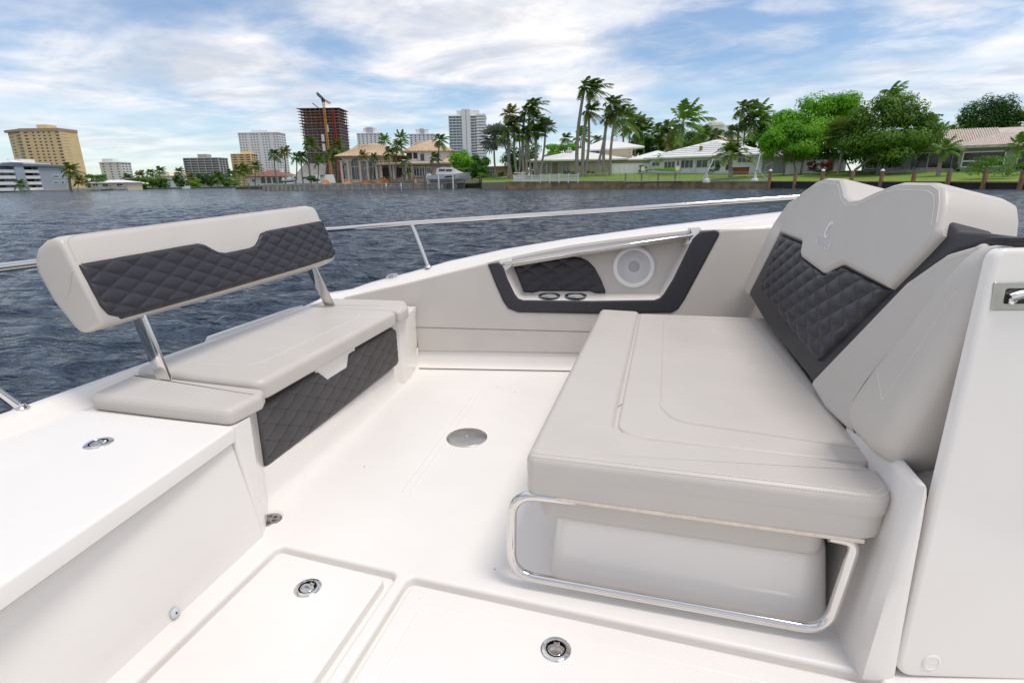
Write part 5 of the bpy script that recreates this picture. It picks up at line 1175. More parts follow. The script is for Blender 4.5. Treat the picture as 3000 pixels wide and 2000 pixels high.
for x_, y_ in ((1783, 439), (1796, 439), (1804, 439), (1844, 439), (1844, 448), (1844, 457)): one('vent_hole', lambda mb: fc2.px(mb, x_-1, x_+1, y_-1.2, y_+1.2, 0.0, 0.05), GLASS, t, False)
fc3 = Face((1785, 508.5, 126), (1905, 507, 124)); U3 = fc3.uv
one('link_wall', lambda mb: fc3.px(mb, 1790, 1905, 469, 509, -8, -0.5), CREAM, t, False)
one('link_roof', lambda mb: hip_roof(mb, fc3.F, U3(1845, 470)[0], U3(2010, 470)[0], -12, 0.6, U3(1880, 470)[1], U3(1930, 446)[1]-U3(1930, 470)[1]+0.5, 0.6, 0.6, 0.3), WROOF, t, False)
fw = Face((1783, 511.5, 119), (1905, 509, 119))
pf = thing('privacy_fence', 'plain white privacy fence right of the cream ranch wall', 'fence', tuple(fw.F.p(fw.w/2, 0, 0)))
for k in range(8): one('panel', lambda mb: fw.bx(mb, fw.w*k/8+0.02, fw.w*(k+1)/8-0.02, -0.4, fw.uv(1840, 480)[1], -0.05, 0.05), WFRAME, pf, False)
one('top_rail', lambda mb: fw.bx(mb, 0, fw.w, fw.uv(1840, 480)[1], fw.uv(1840, 479)[1], -0.09, 0.09), WFRAME, pf, False)
# right wing of the ranch, seen past the date palm
fc = Face((1905, 507, 119), (2232, 504, 106)); F = fc.F; W = fc.w; U = fc.uv; e = U(2080, 461)[1]
t = thing('ranch_house', 'white bungalow with a ribbed white roof and dark sliding windows', 'house', tuple(F.p(W/2, 0, -7)))
one('wall', lambda mb: fc.bx(mb, 0, W, -1.5, e, -13, 0), WHT, t, False)
rb = one('roof', lambda mb: hip_roof(mb, F, -0.3, W+0.8, -15, 0.8, e, U(2150, 416)[1]-e+1.0, 0.75, 0.8, 0.3), WROOF, t, False)
courses(rb, F, -1.2, W+1.5, 1.6, -6.5, e+0.3, U(2150, 416)[1]+0.9, 13.0, 8)
for x0, x1, y0, y1, n_ in ((1945, 1979, 472, 495, 3), (1984, 1990, 472, 494, 1), (1994, 2032, 468, 494, 3), (2039, 2075, 467, 493, 2), (2079, 2110, 468, 490, 2), (2160, 2203, 460, 478, 3), (1910, 1934, 474, 488, 2)): window(fc, t, x0, x1, y0, y1, (n_, 1), 0.02, fr=0.14)
for x0 in (1980, 1991, 2033, 2076): one('pier', lambda mb: fc.px(mb, x0, x0+4, 465, 503, 0, 0.25), WHT, t, False)
one('chimney', lambda mb: fc.px(mb, 2044, 2050, 427, 456, -1.8, -1.0), WOOD, t, False)
one('vent', lambda mb: fc.px(mb, 2080, 2088, 423, 431, -5, -4), mat('dark_steel_paint', (0.06, 0.06, 0.065)), t, False)
fg = Face((2230, 503.5, 106), (2440, 501, 98)); Ug = fg.uv; eg = Ug(2350, 457)[1]
t = thing('garage_wing', 'low white-roofed wing behind the bright green trees', 'house', tuple(fg.F.p(fg.w/2, 0, -5)))
one('wall', lambda mb: fg.bx(mb, 0, fg.w, -1.5, eg, -10, 0), GREYW, t, False)
rg = one('roof', lambda mb: hip_roof(mb, fg.F, -0.5, fg.w, -11, 0.6, eg, 2.0, 0.6, 0.7, 0.25), WROOF, t, False)
courses(rg, fg.F, -1.0, fg.w+0.5, 1.3, -4.5, eg+0.25, eg+1.9, 7.8, 5)
window(fg, t, 2380, 2408, 462, 470, (2, 1), 0.02, fr=0.1)
fq = Face((2300, 505, 98), (2420, 503, 95))
pf = thing('privacy_fence', 'white board fence behind the red-leaved plants', 'fence', tuple(fq.F.p(fq.w/2, 0, 0)))
for k in range(7): one('panel', lambda mb: fq.bx(mb, fq.w*k/7+0.02, fq.w*(k+1)/7-0.02, -0.4, fq.uv(2360, 470)[1], -0.05, 0.05), WFRAME, pf, False)
# houses behind
fc, t = simple_house('house', 'tan-roofed house showing between the palms behind the bungalow', (2036, 470, 175), (2160, 468, 172), 414, 397, 12, mat('taupe_stucco', (0.42, 0.36, 0.30), 0.85, noise=0.06, nscale=0.5), TROOF, [(2058, 2072, 421, 431)], 1.0)
fc = Face((2084, 470, 200), (2182, 468, 200)); t = thing('house', 'white flat-roofed modern house rising above the tan roof', 'house', tuple(fc.F.p(fc.w/2, 0, -6)))
one('wall', lambda mb: fc.px(mb, 2086, 2182, 366, 470, -12, 0), WHT, t, False)
one('roof_parapet', lambda mb: fc.px(mb, 2084, 2121, 362, 368, -8, 0.4), WHT, t, False)
one('roof_terrace', lambda mb: fc.px(mb, 2087, 2118, 357, 362, -7, -0.5), CREAM, t, False)
for x0 in (2092, 2110, 2133): window(fc, t, x0, x0+14, 380, 391, (1, 2), 0.02, fr=0.14)

# --- right ranch with barrel tiles
fc = Face((2530, 500, 90), (2800, 499, 84)); F = fc.F; W = fc.w; U = fc.uv; e = U(2700, 440)[1]
t = thing('ranch_house', 'grey ranch house with a pink barrel-tile roof at the right', 'house', tuple(F.p(W/2, 0, -6)))
one('wall', lambda mb: fc.bx(mb, 0, W, -1.5, e, -13, 0), GREYW, t, False)
fe = Face((2800, 499, 81.5), (3120, 499, 74)); Ue = fe.uv; ee = Ue(2900, 433)[1]
one('wall', lambda mb: fe.bx(mb, 0, fe.w, -1.5, ee, -12, 0), GREYW, t, False)
r_a = one('roof', lambda mb: hip_roof(mb, F, 0, W+18, -14, 0.6, e, 3.1, 0.6, 0.9, 0.25), PROOF, t, False)
r_b = one('roof', lambda mb: hip_roof(mb, fe.F, 0, fe.w, -13, 0.4, ee, 2.5, 0.85, 0.9, 0.25), PROOF, t, False)
def barrels(rf, fr, a0, a1, n1, n0, b0, b1, k, hip=0.0):
    for i in range(k):
        f_ = (i+0.5)/k; a = a0+(a1-a0)*f_; s_ = 1.0 if hip == 0 else min(1.0, f_*(a1-a0)/hip, (1-f_)*(a1-a0)/hip)
        if s_ < 0.08: continue
        one('barrel_tile_row', lambda mb: mb.tube([fr.p(a, b0, n1), fr.p(a, b0+(b1-b0)*s_, n1+(n0-n1)*s_)], 0.12, 6), PROOF, rf)
barrels(r_a, F, U(2660, 440)[0], W+5, 1.5, -6.7, e+0.27, e+3.12, 38)
barrels(r_b, fe.F, -0.9, fe.w*0.9, 1.3, -6.3, ee+0.27, ee+2.5, 56, 6.0)
for x0, x1, y0, y1, p in ((2535, 2582, 448, 495, (2, 1)), (2592, 2640, 448, 495, (2, 1)), (2680, 2758, 447, 494, (2, 1)), (2758, 2790, 446, 497, (1, 1))): window(fc, t, x0, x1, y0, y1, p, 0.03, fr=0.12, gm=mat('black_glass', (0.010, 0.011, 0.012), 0.1, noise=0.2, nscale=0.6), name='sliding_door')
window(fe, t, 2818, 2945, 443, 490, (1, 1), 0.03, fr=0.16, gm=mat('black_glass', (0.010, 0.011, 0.012))); window(fe, t, 2980, 3040, 440, 485, (1, 1), 0.03, fr=0.12, gm=mat('black_glass', (0.010, 0.011, 0.012)))
one('window_rail', lambda mb: fe.px(mb, 2820, 2943, 469, 473, 0.08, 0.2), WFRAME, t, False)
one('wall_wreath', lambda mb: mb.tube([F.p(U(2661, 455)[0]+0.35*math.cos(q/3), U(2661, 455)[1]+0.35*math.sin(q/3), 0.06) for q in range(20)], 0.1, 6), mat('dark_steel_paint', (0.06, 0.06, 0.065)), t)
one('patio', lambda mb: fc.bx(mb, 2, W+1, -0.5, 0.05, 0, 3.0), CONC, t, False)

# ================================================================== TREES AND PLANTS
WIND = R0*1.0
def frond_mesh(mb, rng, L_, az, el, droop, wind, nl=17, wleaf=0.5, lw=0.09, hang=0.5):
    """one feather frond: thin arched rachis with leaflets along both sides"""
    d = Vector((math.cos(az), math.sin(az), 0)); side = Vector((-math.sin(az), math.cos(az), 0)); P = []
    for i in range(9):
        s = i/8; p = d*(L_*s*math.cos(el)*(1-0.18*s))+Vector((0, 0, L_*(math.sin(el)*s-droop*s*s)))+wind*(L_*0.42*s**1.6); P.append(p)
    def pos(s): k = min(7, int(s*8)); return P[k].lerp(P[k+1], s*8-k)
    v = []
    for i in range(9):
        w_ = 0.035*(1-i/9)+0.008; v += [P[i]-side*w_, P[i]+side*w_]
    mb.add(v, [(2*i, 2*i+1, 2*i+3, 2*i+2) for i in range(8)])
    for k in range(nl):
        s = 0.16+0.84*(k+0.5)/nl; p = pos(s); t = (pos(min(1, s+0.05))-pos(max(0, s-0.05))).normalized(); sd = t.cross(Vector((0, 0, 1)))
        sd = sd.normalized() if sd.length > 1e-3 else side
        l = wleaf*L_*(0.24+0.30*math.sin(math.pi*min(1, s*0.9+0.12)))
        for g in (-1, 1):
            tip = p+sd*(g*l*0.80)+t*(l*0.55)+Vector((0, 0, -hang*l*rng.uniform(0.4, 1.2)))+wind*(l*0.30); b = t*(lw*0.5*L_/2.6)
            m = (p+tip)*0.5+Vector((0, 0, 0.05*l))
            mb.add([p-b, p+b, m+b*0.9, tip, m-b*0.9], [(0, 1, 2, 4), (4, 2, 3)])
def palm_crown(kind, seed, wind):
    rng = random.Random(seed); mb = MB(); W_ = WIND*wind
    if kind in ('coco', 'royal', 'yellow'):
        n = 17 if kind != 'royal' else 15
        for k in range(n):
            az = 2*math.pi*(k*0.618)+rng.uniform(-0.3, 0.3); f = k/n; el = 1.25-1.75*f+rng.uniform(-0.12, 0.12); L_ = 2.7*rng.uniform(0.82, 1.12)
            frond_mesh(mb, rng, L_, az, el, 0.42 if kind == 'coco' else 0.30, W_, 17, 0.62, 0.13, 0.55)
    elif kind == 'date':
        for k in range(30):
            az = 2*math.pi*(k*0.618)+rng.uniform(-0.2, 0.2); f = k/30; frond_mesh(mb, rng, 4.2*rng.uniform(0.85, 1.1), az, 1.35-1.15*f, 0.55, W_*0.15, 20, 0.34, 0.085, 0.3)
    else:           # fan palms
        for k in range(34 if kind == 'silver' else 30):
            az = 2*math.pi*(k*0.618)+rng.uniform(-0.3, 0.3); f = k/30; el = 1.2-1.75*f; st = rng.uniform(0.8, 1.2)*1.2; d = Vector((math.cos(az)*math.cos(el), math.sin(az)*math.cos(el), math.sin(el)))
            c = d*st+W_*0.25; sd = d.cross(Vector((0, 0, 1))).normalized() if abs(d.z) < 0.98 else Vector((1, 0, 0)); up = sd.cross(d)
            mb.tube([Vector((0, 0, 0)), c], 0.03, 3)
            r = rng.uniform(0.8, 1.15); nb = 13
            for i in range(nb):
                a = -2.0+4.0*i/(nb-1); a2 = a+0.20; q = lambda aa, rr: c+d*(math.cos(aa)*rr)+sd*(math.sin(aa)*rr)+up*(0.18*abs(math.sin(aa))*rr)+Vector((0, 0, -0.22*rr*rr))
                mb.add([c, q(a-0.14, r*0.7), q(a, r*1.15), q(a+0.14, r*0.7)], [(0, 1, 2, 3)])
    return mb
CROWNS = {}
def crown_mesh(kind, var, wind):
    key = (kind, var, wind)
    if key not in CROWNS:
        mb = palm_crown(kind, 31*var+len(kind), wind); me = bpy.data.meshes.new('crown'); me.from_pydata(mb.v, [], mb.f); me.update()
        me.materials.append({'coco': FR_A, 'royal': LF_C, 'yellow': FR_B, 'date': FR_A, 'silver': FR_C, 'fan': FR_A}[kind]); CROWNS[key] = me
    return CROWNS[key]
ORD = ['leftmost', 'second from left', 'third from left', 'fourth from left', 'fifth from left', 'sixth from left', 'seventh from left', 'eighth from left', 'ninth from left', 'tenth from left', 'eleventh from left', 'twelfth from left', 'thirteenth from left']
def palm(label, base, crown, D, kind='coco', var=0, wind=0.5, size=1.0, fruit=False, group=None, tr=None, skirt=False):
    """base and crown given as pixels at distance D; the trunk bends a little between them"""
    b = at(base[0], base[1], D); c = at(crown[0], crown[1], D); h = (c-b).length
    t = thing('palm_tree', label, 'palm', tuple(b), group)
    r0 = tr or 0.017*h+0.06
    bend = R0*(0.05*h*(1 if var % 2 else -1)); path = [b-Vector((0, 0, 0.6))]+[b.lerp(c, s)+bend*math.sin(math.pi*s)*0.7 for s in (0.05, 0.2, 0.4, 0.6, 0.8, 0.93, 1.0)]
    mb = MB(); mb.tube(path[:2]+path[2:], r0*1.25, 8, True, r0*0.72); mb.build('trunk', PBARK, t)
    o = bpy.data.objects.new('crown', crown_mesh(kind, var, wind)); COL.objects.link(o); o.parent = t; o.matrix_parent_inverse = Matrix.Translation(t.location).inverted()
    o.location = c; o.scale = (size, size, size)
    if fruit: one('fruit_cluster', lambda mb: [mb.lathe([(0.02, -0.35*size), (0.3*size, -0.2*size), (0.34*size, 0), (0.02, 0.2*size)], (c.x+random.uniform(-.3, .3)*size, c.y, c.z-0.75*size+random.uniform(-.2, .2)), 7) for k in range(4)], FRUIT, t)
    if skirt:
        def sk(mb):
            rng = random.Random(var)
            for k in range(26):
                a = rng.uniform(0, 6.28); d = Vector((math.cos(a), math.sin(a), 0)); p = c+Vector((0, 0, -0.1)); q = p+d*0.45*size+Vector((0, 0, -1.0*size*rng.uniform(0.7, 1.4))); n = Vector((-d.y, d.x, 0))*0.10*size
                mb.add([p, q-n, q+n], [(0, 1, 2)])
        one('dead_fronds', sk, DEADF, t, False)
    return t
def palms(phrase, group, D, rows):
    rows = sorted(rows, key=lambda r: r[0][0])
    for k, r in enumerate(rows):
        kw = dict(r[3]) if len(r) > 3 else {}
        look = kw.pop('look', 'palm tree'); palm('%s, %s of the palms %s' % (look, ORD[k], phrase), r[0], r[1], kw.pop('D', D), r[2], group=group, **kw)

def leaf_crown(rng, clumps, n, leaf, flat=0.75):
    """leaf faces spread over lumpy clumps; clumps = (x, y, z, rx, rz)"""
    mb = MB(); vol = [c[3]*c[3] for c in clumps]; tot = sum(vol)
    for c, v_ in zip(clumps, vol):
        for k in range(int(n*v_/tot)):
            d = Vector((rng.gauss(0, 1), rng.gauss(0, 1), rng.gauss(0, 1))).normalized(); rr = rng.uniform(0.25, 1.0)**0.5*(1+0.10*math.sin(5*d.x+c[0])*math.sin(4*d.z+c[1]))
            if d.z < -0.3 and rng.random() < 0.55: continue
            p = Vector((c[0]+d.x*c[3]*rr, c[1]+d.y*c[3]*rr, c[2]+d.z*c[4]*rr)); s = leaf*rng.uniform(0.6, 1.3)
            nrm = (d*1.3+Vector((rng.uniform(-.6, .6), rng.uniform(-.6, .6), rng.uniform(0.0, 0.9)))).normalized(); u = nrm.cross(Vector((rng.uniform(-1, 1), rng.uniform(-1, 1), 0.2))).normalized(); w_ = nrm.cross(u)
            mb.add([p-u*s*0.5, p+w_*s*0.32, p+u*s*0.6-Vector((0, 0, s*0.15)), p-w_*s*0.32], [(0, 1, 2, 3)])
    return mb
def make_clumps(rng, w, h, k, dense=1.0):
    cl = []
    for i in range(k):
        a = rng.uniform(0, 6.28); r = rng.random()**0.4*w*0.40; z = rng.uniform(-0.34, 0.38)*h
        s = rng.uniform(0.11, 0.235)*dense; lim = math.sqrt(max(0.1, 1-(abs(z)/(0.52*h))**2)); cl.append((r*math.cos(a)*lim, r*math.sin(a)*lim, z, w*s, h*s*rng.uniform(0.75, 1.05)))
    return cl
def tree(label, name, D, x0, x1, y0, y1, base, m, seed, n=5000, leaf=0.42, k=16, group=None, cat='tree', trunks=None, sway=0.0, lim=True, boxes=None):
    """crown fills the pixel box x0..x1, y0 (top)..y1; base = pixels of the foot of each trunk"""
    rng = random.Random(seed); c = at((x0+x1)/2, (y0+y1)/2, D); L0 = at(x0, (y0+y1)/2, D); L1 = at(x1, (y0+y1)/2, D); T0 = at((x0+x1)/2, y0, D); T1 = at((x0+x1)/2, y1, D)
    w_ = (L1-L0).length; h_ = abs(T0.z-T1.z); b = at(base[0], base[1], D)
    t = thing(name, label, cat, tuple(b), group)
    cl = [] if boxes else make_clumps(rng, w_, h_, k)
    for q0, q1, s0, s1 in boxes or ():
        cc = at((q0+q1)/2, (s0+s1)/2, D)-c; bw_ = (at(q1, s0, D)-at(q0, s0, D)).length; bh_ = abs(at(q0, s0, D).z-at(q0, s1, D).z)
        for g in make_clumps(rng, bw_, bh_, max(6, k//len(boxes)), 1.75): cl.append((g[0]+cc.x, g[1]+cc.y, g[2]+cc.z, g[3], g[4]))
    mb = leaf_crown(rng, cl, n, leaf)
    mb.v = [tuple(Vector(v)+c+R0*(sway*v[2])) for v in mb.v]; mb.build('crown', m, t, False)
    bs = [base]+list(trunks or ())
    for i, q in enumerate(bs):
        bb = at(q[0], q[1], D)
        def tk(mb):
            tgt = c+R0*((i-(len(bs)-1)/2)*w_*0.16)+Vector((0, 0, -h_*0.18)); r = 0.022*max(4.0, (tgt-bb).length)+0.05
            mb.tube([bb-Vector((0, 0, 0.7)), bb+Vector((0, 0, 0.2)), bb.lerp(tgt, 0.5)+R0*rng.uniform(-.3, .3), tgt], r*1.2, 8, True, r*0.5)
            if lim:
                for j in range(6):
                    q2 = Vector(cl[j % len(cl)][:3])+c; s0 = bb.lerp(tgt, rng.uniform(0.45, 0.8)); mb.tube([s0, s0.lerp(q2, 0.55)+Vector((0, 0, 0.2)), q2], r*0.42, 5, True, r*0.12)
        one('trunk', tk, BARK, t)
    return t
def bush(label, D, x0, x1, y0, y1, m, seed, n=700, leaf=0.30, k=7, group=None, name='shrub', cat='shrub'):
    rng = random.Random(seed); c = at((x0+x1)/2, (y0+y1)/2, D); w_ = (at(x1, y0, D)-at(x0, y0, D)).length; h_ = abs(at(x0, y0, D).z-at(x0, y1, D).z)
    mb = leaf_crown(rng, make_clumps(rng, w_, h_*1.1, k, 1.15), n, leaf); mb.v = [tuple(Vector(v)+c) for v in mb.v]
    return tag(mb.build(name, m, None, False), label, cat, group)

# --- palms in front of the mansion and along its bank
palms('left of the mansion', 'palms left of the mansion', 175, [
    ((716, 541), (713, 496), 'coco', dict(D=235, size=1.5)), ((747, 540), (746, 487), 'coco', dict(D=235, var=1, size=1.5)), ((813, 536), (803, 453), 'coco', dict(var=2, size=1.25)),
    ((836, 535), (832, 447), 'yellow', dict(var=1, size=1.2)), ((866, 536), (868, 460), 'coco', dict(var=1, size=1.1)), ((888, 535), (884, 459), 'coco', dict(var=2, size=1.25)), ((911, 533), (905, 420), 'coco', dict(var=0, size=1.35)),
    ((930, 533), (932, 472), 'royal', dict(var=1, size=1.1)), ((985, 531), (968, 455), 'coco', dict(var=2, size=1.2)), ((990, 531), (984, 428), 'coco', dict(var=1, size=1.45)), ((1003, 531), (1008, 478), 'yellow', dict(var=0, size=0.9))])
palms('in front of the mansion', 'palms in front of the mansion', 156, [
    ((1063, 532), (1061, 456), 'yellow', dict(var=2, size=0.85)), ((1090, 531), (1093, 459), 'coco', dict(var=1, size=0.75)), ((1147, 530), (1139, 449), 'coco', dict(var=0, size=1.15)), ((1160, 530), (1166, 428), 'coco', dict(var=2, size=1.2)),
    ((1183, 530), (1183, 470), 'coco', dict(var=1, size=0.9)), ((1262, 528), (1272, 462), 'coco', dict(var=0, size=0.95)), ((1288, 528), (1288, 411), 'coco', dict(var=2, size=1.3)), ((1196, 530), (1196, 500), 'coco', dict(var=1, size=0.55))])
palms('rising behind the mansion roof', 'palms behind the mansion', 190, [((1127, 520), (1127, 414), 'royal', dict(var=0, size=1.35, wind=0.1)), ((1172, 520), (1174, 407), 'royal', dict(var=1, size=1.45, wind=0.1))])
# --- palm cluster left of the ranch house
palm('silver blue fan palm left of the tall palm cluster', (1455, 523), (1449, 404), 122, 'silver', 0, 0.2, 1.75, skirt=True)
palms('in the cluster left of the ranch house', 'palm cluster by the ranch house', 117, [
    ((1488, 519), (1487, 372), 'coco', dict(var=1, size=1.1)), ((1495, 518), (1493, 336), 'yellow', dict(var=0, size=1.15)), ((1515, 517), (1508, 362), 'coco', dict(var=2, size=1.15, skirt=True)), ((1520, 516), (1520, 395), 'coco', dict(var=1, size=1.1, fruit=True)),
    ((1535, 514), (1538, 328), 'coco', dict(var=0, size=1.15, wind=1.0)), ((1543, 514), (1557, 310), 'coco', dict(var=2, size=1.2, wind=1.0)), ((1558, 513), (1549, 388), 'coco', dict(var=2, size=1.0, fruit=True, skirt=True)), ((1566, 513), (1562, 350), 'royal', dict(var=1, size=1.05)),
    ((1575, 512), (1574, 388), 'fan', dict(var=0, size=1.0, skirt=True)), ((1580, 512), (1598, 372), 'fan', dict(var=1, size=1.05)), ((1499, 516), (1470, 400), 'coco', dict(var=1, size=0.9))])
# --- tall windblown palms in front of the ranch
palms('before the ranch windows', 'tall windblown palms before the ranch', 116, [
    ((1690, 512), (1713, 256), 'coco', dict(var=0, size=1.30, wind=1.0, look='slim leaning windblown palm')), ((1707, 517), (1733, 262), 'coco', dict(var=2, size=1.40, wind=1.0, look='slim leaning windblown palm')), ((1714, 513), (1724, 326), 'coco', dict(var=1, size=1.15, wind=0.8, fruit=True, look='shorter palm under taller crowns')),
    ((1743, 512), (1776, 352), 'yellow', dict(var=1, size=0.85, wind=0.6, fruit=True, look='leaning palm with orange fruit')), ((1768, 510), (1788, 306), 'coco', dict(var=2, size=1.35, wind=1.0, look='windblown palm')), ((1788, 508), (1806, 330), 'coco', dict(var=0, size=1.25, wind=0.8, look='windblown palm'))])
palms('crowding behind the ranch house', 'palms behind the ranch', 165, [
    ((1650, 480), (1655, 405), 'coco', dict(var=1, size=1.1)), ((1704, 480), (1703, 402), 'royal', dict(var=0, size=1.6)), ((1745, 480), (1748, 412), 'coco', dict(var=2, size=1.1)), ((1822, 480), (1822, 348), 'coco', dict(var=1, size=2.2, D=150)), ((1845, 480), (1848, 372), 'royal', dict(var=0, size=2.1)),
    ((1862, 480), (1868, 360), 'coco', dict(var=2, size=1.8)), ((1885, 480), (1882, 390), 'royal', dict(var=1, size=2.0)), ((1932, 480), (1928, 392), 'coco', dict(var=0, size=1.9)), ((1952, 480), (1955, 374), 'coco', dict(var=1, size=1.7)), ((1965, 470), (1963, 416), 'yellow', dict(var=2, size=1.3, D=140)), ((1986, 470), (2001, 358), 'royal', dict(var=1, size=2.6, D=140, tr=0.4))])
palms('behind the white bungalow', 'palms behind the bungalow', 150, [
    ((2060, 470), (2058, 394), 'coco', dict(var=2, size=1.4)), ((2092, 470), (2095, 398), 'coco', dict(var=0, size=1.2)), ((2140, 460), (2140, 385), 'coco', dict(var=1, size=1.4, wind=0.8)), ((2160, 460), (2176, 318), 'coco', dict(var=2, size=1.7, wind=0.8)), ((2180, 460), (2186, 360), 'coco', dict(var=0, size=1.4, wind=0.7)), ((2208, 460), (2207, 352), 'royal', dict(var=1, size=2.5)), ((2225, 460), (2232, 385), 'royal', dict(var=0, size=2.2))])
palm('low date palm with long arching fronds before the bungalow', (2141, 509), (2142, 458), 96, 'date', 0, 0.2, 1.25, tr=0.3)
palm('palm standing in the shade of the large right tree', (2457, 502), (2466, 396), 88, 'fan', 1, 0.2, 1.5, skirt=True)
palm('palm showing its spear leaf above the large right tree', (2590, 500), (2600, 292), 100, 'royal', 0, 0.9, 1.5)
palm('short stout palm before the sliding doors of the right house', (2750, 505), (2765, 437), 74, 'royal', 2, 0.4, 0.85, tr=0.24)
palm('palm leaning by the picture window at the right edge', (2958, 495), (2983, 424), 68, 'royal', 1, 0.4, 0.75, tr=0.2)
palm('palm behind the tile roof at the right edge', (3010, 450), (3012, 362), 110, 'coco', 1, -0.6, 2.0)
palms('peeping over the tile roof', 'palms over the tile roof', 110, [((2750, 450), (2752, 390), 'royal', dict(var=1, size=1.0)), ((2781, 450), (2786, 386), 'royal', dict(var=2, size=0.9)), ((2735, 450), (2722, 355), 'coco', dict(var=0, size=1.0)), ((2835, 450), (2838, 392), 'coco', dict(var=0, size=0.9))])
palms('by the blue-grey flats', 'palms by the grey flats', 258, [((207, 556), (204, 500), 'coco', dict(var=0, size=2.3, tr=0.5)), ((62, 560), (58, 540), 'coco', dict(var=1, size=1.4, D=236)), ((228, 556), (232, 532), 'yellow', dict(var=2, size=1.5))])
# --- broadleaf trees
tree('huge bright green spreading tree right of the bungalow', 'spreading_tree', 108, 2252, 2520, 266, 420, (2310, 500), LF_A, 3, 36000, 0.42, 96, trunks=((2400, 500),), boxes=((2252, 2345, 335, 420), (2262, 2370, 312, 400), (2330, 2440, 290, 400), (2400, 2500, 266, 350), (2430, 2522, 280, 390), (2300, 2480, 350, 425)))
tree('bright green tree lower and in front of the huge one', 'garden_tree', 96, 2226, 2402, 362, 476, (2257, 505), LF_A, 4, 21000, 0.35, 66, trunks=((2296, 506), (2330, 506), (2346, 504)), boxes=((2226, 2290, 392, 470), (2262, 2345, 362, 440), (2330, 2402, 378, 450), (2290, 2390, 410, 478)))
tree('big windswept olive green tree before the right house', 'garden_tree', 84, 2476, 2752, 276, 470, (2570, 504), LF_C, 5, 38000, 0.34, 110, trunks=((2505, 502),), sway=0.12, boxes=((2476, 2560, 318, 440), (2520, 2620, 288, 400), (2590, 2690, 278, 380), (2650, 2735, 310, 420), (2680, 2762, 350, 455), (2500, 2700, 370, 476)))
tree('dark foliage tree between the two right-hand gardens', 'garden_tree', 94, 2410, 2540, 350, 490, (2490, 502), LF_B, 6, 8000, 0.40, 34)
tree('round dark green tree rising behind the tile roof', 'shade_tree', 112, 2805, 2985, 291, 430, (2895, 480), LF_D, 7, 18000, 0.40, 70, boxes=((2803, 2870, 330, 420), (2830, 2920, 300, 400), (2880, 2962, 289, 390), (2925, 2990, 308, 395), (2830, 2960, 350, 430)))
tree('leafy green tree at the inlet behind the cruiser', 'bank_tree', 148, 1316, 1402, 442, 524, (1360, 525), LF_A, 8, 7000, 0.48, 34)
tree('second leafy tree at the inlet, left of the pink house', 'bank_tree', 142, 1372, 1440, 452, 530, (1405, 528), LF_B, 9, 4500, 0.48, 24)
tree('dark shady tree behind the palm cluster', 'bank_tree', 140, 1470, 1600, 420, 520, (1530, 515), LF_D, 10, 6000, 0.48, 30)
for k, (x0, x1, y0, y1, m, D, ps) in enumerate(((1585, 1712, 418, 470, LF_A, 165, 'left of the upper cream storey'), (1700, 1790, 425, 470, LF_B, 175, 'right behind the upper roof'), (1840, 1910, 385, 465, LF_B, 170, 'right of the upper chimney'), (1895, 1985, 392, 470, LF_C, 168, 'above the link roof'), (1960, 2050, 380, 465, LF_D, 180, 'left of the tan roof'), (2010, 2075, 395, 470, LF_C, 172, 'touching the tan roof'), (2030, 2092, 366, 440, LF_D, 190, 'left of the flat-roofed house'), (2180, 2270, 372, 470, LF_B, 150, 'right of the flat-roofed house'), (2270, 2420, 420, 500, LF_B, 118, 'low behind the board fence'))):
    tree('green backdrop tree %s' % ps, 'backdrop_tree', D, x0, x1, y0, y1, ((x0+x1)/2, y1+12), m, 20+k, 4200, 0.55, 26, 'backdrop trees behind the houses', lim=False)
for k, (x0, x1, y0, y1, m, D, ps) in enumerate(((242, 312, 505, 552, LF_B, 300, 'just right of the yellow tower'), (388, 430, 518, 552, LF_C, 340, 'nearest the pale-roofed house'), (425, 470, 508, 552, LF_C, 350, 'left of the cream roof'), (455, 500, 520, 553, LF_B, 360, 'before the cream roof'), (505, 548, 510, 551, LF_B, 380, 'right of the cream roof'), (540, 590, 520, 550, LF_A, 390, 'left foot of the dark grey block'), (572, 628, 504, 549, LF_D, 400, 'tallest, before the dark grey block'), (615, 662, 505, 549, LF_D, 410, 'right foot of the dark grey block'), (650, 702, 520, 548, LF_C, 415, 'left of the palms on the point'), (745, 800, 510, 545, LF_B, 260, 'behind the red-brown roof'), (800, 865, 505, 545, LF_B, 250, 'behind the leaning palms'))):
    tree('far bank tree %s' % ps, 'bank_tree', D, x0, x1, y0, y1, ((x0+x1)/2, y1), m, 40+k, 2200, 0.85, 20, 'trees along the far bank', lim=False)
palms('along the far bank', 'palms along the far bank', 380, [((375, 552), (372, 523), 'coco', dict(var=0, size=2.2)), ((402, 552), (408, 516), 'yellow', dict(var=1, size=2.4)), ((438, 552), (441, 507), 'coco', dict(var=2, size=2.0)), ((470, 552), (468, 502), 'coco', dict(var=0, size=2.2)), ((527, 551), (523, 504), 'coco', dict(var=1, size=2.2)), ((560, 550), (556, 522), 'yellow', dict(var=1, size=2.0)), ((640, 549), (637, 518), 'coco', dict(var=2, size=2.4)), ((676, 548), (674, 512), 'coco', dict(var=0, size=2.4)), ((699, 547), (698, 500), 'coco', dict(var=1, size=2.4, D=300))])
